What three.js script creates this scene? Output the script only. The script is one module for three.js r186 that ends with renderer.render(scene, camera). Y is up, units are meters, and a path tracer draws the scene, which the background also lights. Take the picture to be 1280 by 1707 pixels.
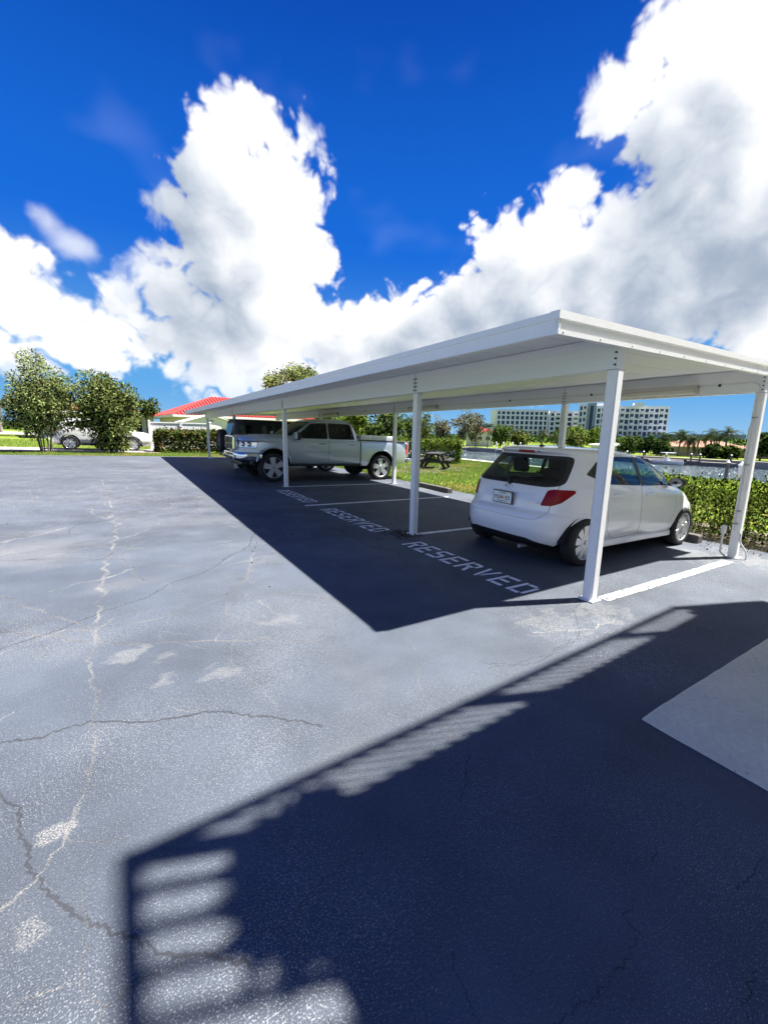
import * as THREE from 'three';
import { mergeGeometries } from 'three/addons/utils/BufferGeometryUtils.js';
import { RoundedBoxGeometry } from 'three/addons/geometries/RoundedBoxGeometry.js';

// ---------------------------------------------------------------- camera, exposure, sun, sky
const EXPOSURE = 3.1;
const scene = new THREE.Scene();
const renderer = new THREE.WebGLRenderer({ antialias: true });
renderer.toneMapping = THREE.LinearToneMapping;
renderer.toneMappingExposure = EXPOSURE;
renderer.shadowMap.enabled = true;
renderer.shadowMap.type = THREE.PCFSoftShadowMap;

const camera = new THREE.PerspectiveCamera(101.87, 767 / 1024, 0.05, 4000);
camera.position.set(0, 1.4509, 0);
camera.rotation.set(-0.1852, -0.5667, 0.0189, 'YXZ');

const SUN = new THREE.Vector3(0.459, 0.874, 0.162).normalize();
const sun = new THREE.DirectionalLight(0xfffaf3, 5.0);
sun.position.copy(SUN).multiplyScalar(120).add(new THREE.Vector3(6, 0, -12));
sun.target.position.set(6, 0, -12);
sun.castShadow = true;
sun.shadow.radius = 1.5;
sun.shadow.mapSize.set(4096, 4096);
Object.assign(sun.shadow.camera, { left: -45, right: 45, top: 45, bottom: -45, near: 1, far: 260 });
scene.add(sun, sun.target);

// ---------------------------------------------------------------- random numbers and noise
function rng(seed) {
  let a = seed >>> 0;
  return () => { a = (a + 0x6d2b79f5) | 0; let t = Math.imul(a ^ (a >>> 15), 1 | a); t = (t + Math.imul(t ^ (t >>> 7), 61 | t)) ^ t; return ((t ^ (t >>> 14)) >>> 0) / 4294967296; };
}
const PERM = new Uint8Array(512);
{ const r = rng(77), p = [...Array(256).keys()]; for (let i = 255; i > 0; i--) { const j = Math.floor(r() * (i + 1)); [p[i], p[j]] = [p[j], p[i]]; } for (let i = 0; i < 512; i++) PERM[i] = p[i & 255]; }
function grad(h, x, y, z) {
  h &= 15; const u = h < 8 ? x : y, v = h < 4 ? y : h === 12 || h === 14 ? x : z;
  return ((h & 1) ? -u : u) + ((h & 2) ? -v : v);
}
function noise(x, y, z) {
  const X0 = Math.floor(x), Y0 = Math.floor(y), Z0 = Math.floor(z), X = X0 & 255, Y = Y0 & 255, Z = Z0 & 255;
  x -= X0; y -= Y0; z -= Z0;
  const u = x * x * x * (x * (x * 6 - 15) + 10), v = y * y * y * (y * (y * 6 - 15) + 10), w = z * z * z * (z * (z * 6 - 15) + 10);
  const A = PERM[X] + Y, AA = PERM[A] + Z, AB = PERM[A + 1] + Z, B = PERM[X + 1] + Y, BA = PERM[B] + Z, BB = PERM[B + 1] + Z;
  const l = (a, b, t) => a + (b - a) * t;
  return l(l(l(grad(PERM[AA], x, y, z), grad(PERM[BA], x - 1, y, z), u), l(grad(PERM[AB], x, y - 1, z), grad(PERM[BB], x - 1, y - 1, z), u), v),
    l(l(grad(PERM[AA + 1], x, y, z - 1), grad(PERM[BA + 1], x - 1, y, z - 1), u), l(grad(PERM[AB + 1], x, y - 1, z - 1), grad(PERM[BB + 1], x - 1, y - 1, z - 1), u), v), w);
}
function fbm(x, y, z, oct, gain = 0.5) { let s = 0, a = 1, n = 0; for (let i = 0; i < oct; i++) { s += a * noise(x, y, z); n += a; a *= gain; x *= 2.03; y *= 2.03; z *= 2.03; } return s / n; }
const clamp = (x, a, b) => Math.min(b, Math.max(a, x));
const sstep = (a, b, x) => { const t = clamp((x - a) / (b - a), 0, 1); return t * t * (3 - 2 * t); };
const mix = (a, b, t) => a + (b - a) * t;
const R = Math.PI / 180;

// ---------------------------------------------------------------- the sky: blue air with fair-weather cumulus, computed by direction
{
  const W = 3072, H = 1536, HH = H / 2;
  // heaps of cloud: azimuth, elevation, radius, in degrees
  const heaps = [[-76.7,30.8,2.3],[-78.6,29.2,2.5],[-74.1,30.1,2.5],[-70.4,29.6,2.8],[-68,30.6,1.2],[-72.4,31,1.3],[-79.8,26.4,2.6],[-75.3,27.1,3.3],[-69.8,26.8,3.3],[-67.4,26.5,2],[-82.5,23.2,1.6],[-83.9,23.2,1.1],[-78.7,23.1,3.4],[-73.4,23.2,4.1],[-68.5,22.6,3.1],[-85,17.1,1.3],[-82.4,16.4,2.1],[-77.7,18.8,4.3],[-72.2,18.2,5.2],[-67.9,18.5,2.4],[-84.9,14.8,1.5],[-80.6,13.6,2.2],[-74.5,13.5,5.4],[-68.7,13.3,4.9],[-65.7,12.1,3.2],[-86.2,17.5,0.95],[-79.5,10.4,3.3],[-72.9,9.6,5],[-63,11.1,4.4],[-58,12.3,4.5],[-56.1,14.8,2.7],[-52.6,13.8,4.3],[-61.1,13.6,2.2],[-50.4,15.8,3.1],[-47.4,15.7,4.1],[-45.3,17.5,2.7],[-44.1,21.1,2.9],[-42.8,22.1,2.1],[-40.5,19.7,4.4],[-39.1,22.9,2.6],[-37.3,24.3,1.9],[-35.1,24.5,2.5],[-35,26,1.1],[-32.5,22.9,1.9],[-37.2,20.5,4.2],[-32.6,18.8,4.1],[-30.2,21.2,1.9],[-40.1,15.4,5.3],[-33.4,14.2,5.6],[-27.7,17.1,4.5],[-53.2,10.3,5.2],[-45.6,10.9,5.7],[-38.3,10,5.5],[-61,8.7,4.5],[-31.8,30.6,2.4],[-33.7,31.7,1.2],[-30.7,32.5,2.2],[-29.7,34.1,1.9],[-27.9,35.4,2.2],[-26.3,32.2,3.8],[-27.4,29.8,2.7],[-24.7,33.9,3.5],[-22.2,30,4.5],[-24.4,26.6,3.6],[-20.3,24.3,5.3],[-26.6,24.5,2.5],[-27.9,22.8,2.1],[-24.7,22.2,4],[-20.8,19,5.3],[-25.7,18.4,4.8],[-17.5,17.3,5.6],[-22.1,14,4.2],[-26.1,12.9,4.6],[-17.7,10.2,3],[-18.7,27,4.9],[-22.7,34.9,2.2],[-18.4,31.9,4.4],[-14.7,21.9,6.5],[-98.2,15,2.1],[-99.6,16.6,2],[-97,13.8,2.1],[-95,13.1,1.6],[-98.6,10.8,2.8],[-96,10.2,2.3],[-93.4,11.8,1.5],[-91.5,10.6,2.1],[-89.1,12.7,1.6],[-88.2,13.7,1.1],[-87.2,11.5,1.9],[-84.6,10.3,2.1],[-82.1,10.8,1.7],[-90,9,2.6],[-94.3,8.2,2],[-80.9,9,2],[-98.2,7.1,1.5],[-86.6,8.5,2],[-94.8,19.8,0.39],[-94.1,19.5,0.33],[-92.6,18.3,0.39],[-91.8,17.9,0.5],[-90.8,18,0.39],[-83.7,6.5,1.5],[-80.4,6.2,1.7],[-77.3,5.4,2.1],[-76.1,6.9,1.1],[-98.3,5.7,0.95],[-96.5,6.1,0.95],[-73.3,7.1,2.9],[-68.8,7.7,3]];
  const r = rng(5);
  for (let az = 0; az < 255; az += 9 + 5 * r()) {              // the rest of the horizon carries the same kind of clouds
    const tower = r(), n = 3 + Math.floor(7 * r());
    for (let k = 0; k < n; k++) heaps.push([az + (r() - 0.5) * 14, 8 + (tower > 0.66 ? 22 : 7) * Math.pow(r(), 1.5), 1.6 + 3.2 * r()]);
  }
  const hd = heaps.map(([a, e, q]) => [Math.cos(e * R) * Math.cos(a * R), Math.sin(e * R), Math.cos(e * R) * Math.sin(a * R), q]);
  const cw = W / 4, ch = HH / 4, low = new Float32Array(cw * (ch + 1)), amp = new Float32Array(cw * (ch + 1));
  for (let j = 0; j <= ch; j++) for (let i = 0; i < cw; i++) {
    const el = j / ch * Math.PI / 2, az = ((i + 0.5) / cw - 0.5) * 2 * Math.PI, dx = Math.cos(el) * Math.cos(az), dy = Math.sin(el), dz = Math.cos(el) * Math.sin(az);
    let s = 0, best = -99, rb = 1;
    for (const h of hd) {
      const d = dx * h[0] + dy * h[1] + dz * h[2]; if (d < 0.9) continue;
      const c = h[3] - Math.acos(Math.min(1, d)) / R;
      if (c > best) { best = c; rb = h[3]; }
      if (c > -8) s += Math.exp(c / 0.8);
    }
    low[j * cw + i] = s > 0 ? Math.max(-8, 0.8 * Math.log(s)) : -8; amp[j * cw + i] = Math.min(1, rb / 2.6);
  }
  const bil = (a, i, j) => { const x = i / 4 - 0.375, y = j / 4, x0 = Math.floor(x), y0 = Math.min(ch - 1, Math.floor(y)), fx = x - x0, fy = y - y0, xa = (x0 + cw) % cw, xb = (x0 + 1) % cw; return mix(mix(a[y0 * cw + xa], a[y0 * cw + xb], fx), mix(a[(y0 + 1) * cw + xa], a[(y0 + 1) * cw + xb], fx), fy); };
  const C = new Float32Array(W * HH);
  for (let j = 0; j < HH; j++) {
    const el = (j + 0.5) / HH * Math.PI / 2;
    for (let i = 0; i < W; i++) {
      const b = bil(low, i, j);
      if (b < -4.5) { C[j * W + i] = -3; continue; }
      const az = ((i + 0.5) / W - 0.5) * 2 * Math.PI, dx = Math.cos(el) * Math.cos(az), dy = Math.sin(el), dz = Math.cos(el) * Math.sin(az);
      const wx = fbm(dx * 14, dy * 14, dz * 14, 3) * 0.03, wy = fbm(dx * 14 + 9, dy * 14, dz * 14, 3) * 0.03;
      let n = 0, a = 1, f = 11, t = 0;
      for (let o = 0; o < 7; o++) { n += a * (1.9 * Math.abs(noise((dx + wx) * f + o * 7, (dy + wy) * f * 1.1, dz * f)) - 0.5); t += a; a *= 0.53; f *= 2.1; }
      n /= t;
      C[j * W + i] = b + bil(amp, i, j) * (4.4 * n + 1.5 * fbm(dx * 7, dy * 7 + 5, dz * 7, 3) + 0.35);
    }
  }
  const S = new Float32Array(W * HH);                            // the same heaps, smoothed: light inside a cloud is diffuse
  { const T = new Float32Array(W * HH), k = 11; for (let j = 0; j < HH; j++) { let s = 0; for (let i = -k; i <= k; i++) s += clamp(C[j * W + (i + W) % W], -1, 7); for (let i = 0; i < W; i++) { T[j * W + i] = s / (2 * k + 1); s += clamp(C[j * W + (i + k + 1) % W], -1, 7) - clamp(C[j * W + (i - k + W) % W], -1, 7); } }
    for (let i = 0; i < W; i++) { let s = 0; for (let j = -k; j <= k; j++) s += T[clamp(j, 0, HH - 1) * W + i]; for (let j = 0; j < HH; j++) { S[j * W + i] = s / (2 * k + 1); s += T[clamp(j + k + 1, 0, HH - 1) * W + i] - T[clamp(j - k, 0, HH - 1) * W + i]; } } }
  const at = (az, el) => { let i = Math.floor((az / (2 * Math.PI) + 0.5) * W) % W; if (i < 0) i += W; const j = Math.floor(el / (Math.PI / 2) * HH); return j < 0 || j >= HH ? -3 : S[j * W + i]; };
  const data = new Float32Array(W * H * 4), saz = Math.atan2(SUN.z, SUN.x), sel = Math.asin(SUN.y);
  const lerp3 = (p, q, t) => [mix(p[0], q[0], t), mix(p[1], q[1], t), mix(p[2], q[2], t)];
  const horizon = [0.34, 0.60, 0.86], low3 = [0.13, 0.42, 0.84], mid = [0.011, 0.155, 0.72], top = [0.003, 0.060, 0.42];
  const white = [1.12, 1.13, 1.15], grey = [0.51, 0.585, 0.70], deep = [0.37, 0.445, 0.57];
  for (let j = 0; j < H; j++) {
    const up = j >= HH, jj = up ? j - HH : 0, el = (jj + 0.5) / HH * Math.PI / 2, eD = el / R;
    const air = eD < 6 ? lerp3(horizon, low3, sstep(-2, 6, eD)) : eD < 22 ? lerp3(low3, mid, sstep(5, 22, eD)) : lerp3(mid, top, sstep(19, 48, eD));
    for (let i = 0; i < W; i++) {
      const az = ((i + 0.5) / W - 0.5) * 2 * Math.PI, k = (j * W + i) * 4;
      let col = air;
      const c = up ? C[jj * W + i] : -3;
      if (c > -0.5) {
        let acc = 0;
        let da = saz - az; if (da > Math.PI) da -= 2 * Math.PI; if (da < -Math.PI) da += 2 * Math.PI;
        const ce = Math.cos(el), L = Math.hypot(da * ce, sel - el) + 1e-6, ux = da / L, uy = (sel - el) / L;
        for (let s = 1; s <= 9; s++) { const st = (0.35 * s + 0.11 * s * s) * R; acc += clamp(at(az + ux * st, el + uy * st), 0, 5) * (0.35 + 0.22 * s); }
        const relief = clamp(at(az - ux * 0.3 * R, el - uy * 0.3 * R) * 0.5 + 0.5 * c - at(az + ux * 0.9 * R, el + uy * 0.9 * R), -1.4, 1.4);
        const lit = clamp(Math.exp(-acc * 0.066) * 1.15 + 0.09 * relief + 0.12 + 0.3 * sstep(13, 5, eD), 0, 1);
        const body = lerp3(deep, grey, sstep(0, 0.3, lit)), cc = lerp3(body, white, sstep(0.10, 0.60, lit));
        col = lerp3(air, cc, sstep(-0.35, 0.85, c) * mix(0.6, 1, sstep(0.15, 0.6, bil(amp, i, jj))) * (eD < 8 ? 0.3 + 0.7 * eD / 8 : 1));
      }
      const veil = 0.05 * sstep(0.1, 0.6, fbm(Math.cos(az) * 5, el * 9, Math.sin(az) * 5, 3));
      data[k] = (col[0] + veil) / EXPOSURE; data[k + 1] = (col[1] + veil) / EXPOSURE; data[k + 2] = (col[2] + veil) / EXPOSURE; data[k + 3] = 1;
    }
  }
  const sky = new THREE.DataTexture(data, W, H, THREE.RGBAFormat, THREE.FloatType);
  sky.mapping = THREE.EquirectangularReflectionMapping; sky.magFilter = THREE.LinearFilter; sky.minFilter = THREE.LinearFilter; sky.needsUpdate = true;
  scene.background = sky; scene.environment = sky;
}

// ---------------------------------------------------------------- helpers
const taken = new Map();
function numbered(name) { const n = taken.get(name) ?? 0; taken.set(name, n + 1); return n ? `${name}_${String(n).padStart(3, '0')}` : name; }
function sh(m) { m.castShadow = true; m.receiveShadow = true; return m; }
function part(name, geo, m, parent, label) { const o = sh(new THREE.Mesh(geo, m)); o.name = name; if (label) o.userData.label = label; parent.add(o); return o; }
function thing(name, label, category, pos = [0, 0, 0], turn = 0, group) {
  const o = new THREE.Group(); o.name = numbered(name); o.position.set(...pos); o.rotation.y = turn; o.userData = { label, category };
  if (group) o.userData.group = group; scene.add(o); return o;
}
function single(name, geo, m, label, category, group, pos) {
  const o = sh(new THREE.Mesh(geo, m)); o.name = numbered(name); o.userData = { label, category }; if (group) o.userData.group = group;
  if (pos) o.position.set(...pos); scene.add(o); return o;
}
function struct(name, geo, m) { const o = sh(new THREE.Mesh(geo, m)); o.name = numbered(name); o.userData.kind = 'structure'; scene.add(o); return o; }
function copyOf(root, pos, turn, label) { const r = root.clone(); r.name = numbered(root.name.replace(/_\d{3}$/, '')); r.position.set(...pos); r.rotation.y = turn; if (label) r.userData = { ...r.userData, label }; scene.add(r); return r; }
const clean = (g) => { const q = g.index ? g.toNonIndexed() : g; for (const k of Object.keys(q.attributes)) if (!['position', 'normal', 'uv', 'color'].includes(k)) q.deleteAttribute(k); return q; };
const merge = (list) => mergeGeometries(list.map((g) => clean(g)));
const M4 = new THREE.Matrix4(), Q4 = new THREE.Quaternion(), E4 = new THREE.Euler();
function put(g, x, y, z, rx = 0, ry = 0, rz = 0, s = 1) { return g.applyMatrix4(M4.compose(new THREE.Vector3(x, y, z), Q4.setFromEuler(E4.set(rx, ry, rz)), typeof s === 'number' ? new THREE.Vector3(s, s, s) : new THREE.Vector3(...s))); }
const box = (w, h, d, x = 0, y = 0, z = 0, ry = 0) => put(new THREE.BoxGeometry(w, h, d), x, y, z, 0, ry, 0);
const rbox = (w, h, d, r, x = 0, y = 0, z = 0, ry = 0) => put(new RoundedBoxGeometry(w, h, d, 2, r), x, y, z, 0, ry, 0);
function rod(a, b, r0, r1 = r0, seg = 8) {
  const A = new THREE.Vector3(...a), B = new THREE.Vector3(...b), d = B.clone().sub(A), g = new THREE.CylinderGeometry(r1, r0, d.length(), seg, 1);
  g.applyQuaternion(new THREE.Quaternion().setFromUnitVectors(new THREE.Vector3(0, 1, 0), d.normalize())); const c = A.add(B).multiplyScalar(0.5); return g.translate(c.x, c.y, c.z);
}
function tube(pts, r, seg = 6, n = 24) { return new THREE.TubeGeometry(new THREE.CatmullRomCurve3(pts.map((p) => new THREE.Vector3(...p))), n, r, seg); }
function quadUV(g, sx = 1, sz = 1) { const p = g.attributes.position, uv = new Float32Array(p.count * 2); for (let i = 0; i < p.count; i++) { uv[2 * i] = p.getX(i) * sx; uv[2 * i + 1] = p.getZ(i) * sz; } g.setAttribute('uv', new THREE.BufferAttribute(uv, 2)); return g; }
const rgb = (r, g, b) => new THREE.Color().setRGB(r, g, b);
const mat = (c, roughness = 0.6, o = {}) => new THREE.MeshPhysicalMaterial({ color: Array.isArray(c) ? rgb(...c) : c, roughness, side: THREE.DoubleSide, ...o });
function tex(w, h, fn, { srgb = true, repeat } = {}) {          // fn(u, v) -> [r, g, b] in 0..1 (sRGB for colour maps)
  const d = new Uint8Array(w * h * 4);
  for (let j = 0; j < h; j++) for (let i = 0; i < w; i++) { const c = fn((i + 0.5) / w, (j + 0.5) / h, i, j), k = (j * w + i) * 4; d[k] = clamp(c[0], 0, 1) * 255; d[k + 1] = clamp(c[1], 0, 1) * 255; d[k + 2] = clamp(c[2], 0, 1) * 255; d[k + 3] = 255; }
  const t = new THREE.DataTexture(d, w, h); t.magFilter = THREE.LinearFilter; t.minFilter = THREE.LinearMipmapLinearFilter; t.generateMipmaps = true; t.wrapS = t.wrapT = THREE.RepeatWrapping; t.anisotropy = 8;
  if (srgb) t.colorSpace = THREE.SRGBColorSpace; if (repeat) t.repeat.set(...repeat); t.needsUpdate = true; return t;
}
const toS = (l) => (l <= 0.0031308 ? 12.92 * l : 1.055 * Math.pow(l, 1 / 2.4) - 0.055);
// wraps a noise so that it repeats every unit
const ring = (u, v, f, o, oct) => { const a = u * 2 * Math.PI, b = v * 2 * Math.PI, k = f / 6.2832; return fbm(Math.cos(a) * k + o, Math.sin(a) * k + Math.cos(b) * k, Math.sin(b) * k - o, oct); };

// the lot falls gently towards the canal and rises a little away from the camera
const gY = (x, z) => -0.0236 * clamp(x, -60, 21) - 0.0116 * clamp(z, -60, 15);
const SLOPE = new THREE.Quaternion().setFromUnitVectors(new THREE.Vector3(0, 1, 0), new THREE.Vector3(0.0236, 1, 0.0116).normalize());
function sheet(x0, x1, z0, z1, nx, nz, lift) {                    // a sheet that follows the ground; uv runs 0..1 over it
  const g = new THREE.PlaneGeometry(1, 1, nx, nz); g.rotateX(-Math.PI / 2); const p = g.attributes.position;
  for (let i = 0; i < p.count; i++) { const x = mix(x0, x1, p.getX(i) + 0.5), z = mix(z0, z1, p.getZ(i) + 0.5); p.setXYZ(i, x, gY(x, z) + (typeof lift === 'function' ? lift(x, z) : lift), z); }
  g.computeVertexNormals(); return g;
}
const shapeOf = (pts) => { const s = new THREE.Shape(); pts.forEach(([a, b], i) => (i ? s.lineTo(a, b) : s.moveTo(a, b))); s.closePath(); return s; };
const extr = (pts, depth, bevel = 0) => new THREE.ExtrudeGeometry(shapeOf(pts), { depth, bevelEnabled: bevel > 0, bevelSize: bevel, bevelThickness: bevel, bevelSegments: 2 });
// ---------------------------------------------------------------- the ground
const M = {};
function gridSheet(xs, zs, yOf) {
  const pos = [], uv = [], idx = [];
  for (const z of zs) for (const x of xs) { pos.push(x, yOf(x, z), z); uv.push(x, -z); }
  const n = xs.length;
  for (let j = 0; j + 1 < zs.length; j++) for (let i = 0; i + 1 < n; i++) { const a = j * n + i, b = a + 1, c = a + n, d = c + 1; idx.push(a, c, b, b, c, d); }
  const g = new THREE.BufferGeometry(); g.setAttribute('position', new THREE.Float32BufferAttribute(pos, 3)); g.setAttribute('uv', new THREE.Float32BufferAttribute(uv, 2)); g.setIndex(idx); g.computeVertexNormals(); return g;
}
const WATER = -3, BANK = 21, FAR_BANK = 88, CANAL_END = -92;
{
  // lawn: uv in metres, one tile is 5 m
  const lawnTex = tex(1024, 1024, (u, v, i, j) => {
    const big = ring(u, v, 6, 3, 4), fine = ring(u, v, 160, 8, 3), h = (Math.sin(i * 12.9898 + j * 78.233) * 43758.5453) % 1, dry = sstep(0.12, 0.42, ring(u, v, 14, 21, 4));
    const k = 1 + 0.35 * big + 0.75 * fine + 0.28 * h;
    return [toS(mix(0.15, 0.30, dry) * k), toS(mix(0.215, 0.25, dry) * k), toS(mix(0.022, 0.06, dry) * k)];
  }, { repeat: [0.2, 0.2] });
  M.lawn = mat([1, 1, 1], 0.95, { map: lawnTex, specularIntensity: 0.3 });
  const xs = [-900, -300, -120, -60, -30, -16, -8, 0, 8, 14, BANK - 0.35], zs = [-1600, -600, -250, -120, -60, -35, -20, -10, 0, 15, 40, 200];
  struct('ground', gridSheet(xs, zs, (x, z) => gY(x, z) - 0.03), M.lawn);
  struct('far_bank_ground', merge([gridSheet([FAR_BANK + 0.3, 110, 140, 300, 800, 2600], [-2600, -800, -300, -150, CANAL_END - 0.3, -60, 0, 60, 300, 900], (x) => -2.1 + clamp((x - 100) / 100, 0, 1)), gridSheet([BANK - 0.35, 40, 60, FAR_BANK + 0.3], [-2600, -800, -300, -150, CANAL_END - 0.3], () => -2.1)]), M.lawn);
  struct('canal_bed', gridSheet([BANK - 0.3, FAR_BANK + 0.3], [CANAL_END - 0.3, 400], () => -5.5), mat([0.1, 0.1, 0.08], 0.9));
  const wv = tex(512, 512, (u, v) => { const n = 0.5 + 0.5 * ring(u, v, 26, 4, 4) + 0.3 * ring(u, v, 70, 14, 2); return [n, n, n]; }, { srgb: false, repeat: [0.12, 0.3] });
  M.water = mat([0.045, 0.075, 0.085], 0.14, { bumpMap: wv, bumpScale: 0.22, specularIntensity: 1 });
  struct('canal_water', gridSheet([BANK - 0.02, 30, 40, FAR_BANK + 0.02], [CANAL_END - 0.02, -40, 0, 60, 400], () => WATER), M.water);
}

// ---- the asphalt: fine stones, worn patches, sand-filled cracks
const cracks = [];
{
  const P = (a, w, light) => { const p = []; for (let i = 0; i < a.length; i += 2) p.push([a[i], a[i + 1]]); cracks.push({ p, w, light }); };
  P([-0.23, -3.62, -0.24, -3.30, -0.25, -2.88, -0.21, -2.41, -0.20, -2.11, -0.21, -1.85, -0.25, -1.75, -0.27, -1.63, -0.34, -1.50, -0.41, -1.45, -0.8, -1.3], 0.007, 0.8);
  P([-0.27, -1.62, -0.17, -1.55, -0.08, -1.53], 0.005, 0.6);
  P([-0.21, -1.40, -0.19, -1.28, -0.20, -1.20, -0.19, -1.10, -0.15, -1.04, -0.16, -0.9], 0.004, 0.25);
  P([-0.15, -1.04, -0.07, -1.05, 0.03, -1.04, 0.12, -1.02, 0.17, -1.04, 0.27, -0.99, 0.30, -0.96, 0.36, -1.01, 0.47, -1.05, 0.65, -1.06], 0.005, 0.2);
  P([0.31, -0.95, 0.30, -0.84, 0.33, -0.78, 0.3, -0.6], 0.004, 0.2); P([-0.34, -1.16, -0.22, -1.14], 0.004, 0.9);
  P([-0.73, -3.29, -0.42, -3.50, -0.24, -3.40, -0.13, -3.57], 0.006, 1); P([0.92, -3.45, 0.98, -3.01, 1.07, -2.85], 0.006, 1);
  P([-0.6, -4.4, -0.14, -4.62, 0.07, -4.83], 0.008, 1); P([-1.9, -6.0, -1.27, -6.43, -0.92, -6.77, -0.70, -7.06], 0.012, 1);
  P([-0.42, -12.87, -0.20, -8.96, -0.11, -6.83, -0.14, -5.81, -0.22, -4.6, -0.23, -3.62], 0.012, 0.9);
  P([1.20, -0.42, 1.05, -0.41, 0.97, -0.40, 0.89, -0.42, 0.81, -0.43, 0.6, -0.36], 0.004, 0); P([1.20, -0.41, 1.22, -0.47, 1.30, -0.48], 0.003, 0);
  P([1.29, -1.24, 1.13, -1.09, 1.05, -1.04], 0.004, 0); P([1.86, -0.31, 1.70, -0.31, 1.64, -0.32], 0.005, 0); P([1.41, -0.20, 1.32, -0.19, 1.25, -0.17], 0.005, 0);
  P([0.68, -0.68, 0.66, -0.59, 0.65, -0.53], 0.004, 0); P([1.55, -0.52, 1.47, -0.51], 0.004, 0); P([2.12, -4.40, 2.52, -4.52, 3.05, -4.63], 0.008, 0.1); P([2.5, -4.5, 2.55, -4.1, 2.7, -3.9], 0.006, 0.1);
  P([2.6, -1.9, 3.1, -1.7, 3.5, -1.75], 0.008, 1); P([1.9, -1.7, 2.4, -1.62, 2.8, -1.7], 0.005, 0.1);
  const r = rng(31);
  for (let k = 0; k < 640; k++) {                                 // the rest of the network
    let x = -15 + 22 * r(), z = -22 + 22 * r(), a = r() * 6.28; if (z > -4.5 && r() < 0.6) continue; const p = [[x, z]], n = 6 + Math.floor(r() * 18), far = z < -5;
    for (let i = 0; i < n; i++) { a += (r() - 0.5) * 0.9; const s = (far ? 0.22 : 0.1) + 0.15 * r(); x += Math.cos(a) * s; z += Math.sin(a) * s; p.push([x, z]); if (r() < 0.12) cracks.push({ p: [[x, z], [x + (r() - 0.5) * 0.6, z + (r() - 0.5) * 0.6]], w: 0.004, light: x < 2.6 ? 0.9 : 0.1 }); }
    cracks.push({ p, w: (far ? 0.007 : 0.0025) + 0.004 * r(), light: x < 2.6 && z < -1.8 ? 0.35 + 0.4 * r() : 0.05 });
  }
}
const spots = [[-0.05, -2.93, 0.13, 0.6], [0.12, -2.8, 0.1, 0.4], [-0.3, -1.67, 0.07, 0.8], [0.4, -2.45, 0.12, 0.5], [0.1, -2.5, 0.1, 0.5], [0.95, -3.0, 0.16, 0.45], [-0.33, -1.33, 0.06, 0.5], [2.9, -1.95, 0.34, 0.35], [3.5, -1.9, 0.36, 0.4], [6.7, -2.4, 0.5, 0.5], [7.2, -1.9, 0.5, 0.7], [7.5, -2.3, 0.4, 0.5], [7.3, -9.3, 0.5, 0.3], [7.5, -7, 0.7, 0.4], [7.4, -5.2, 0.5, 0.4]];
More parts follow.
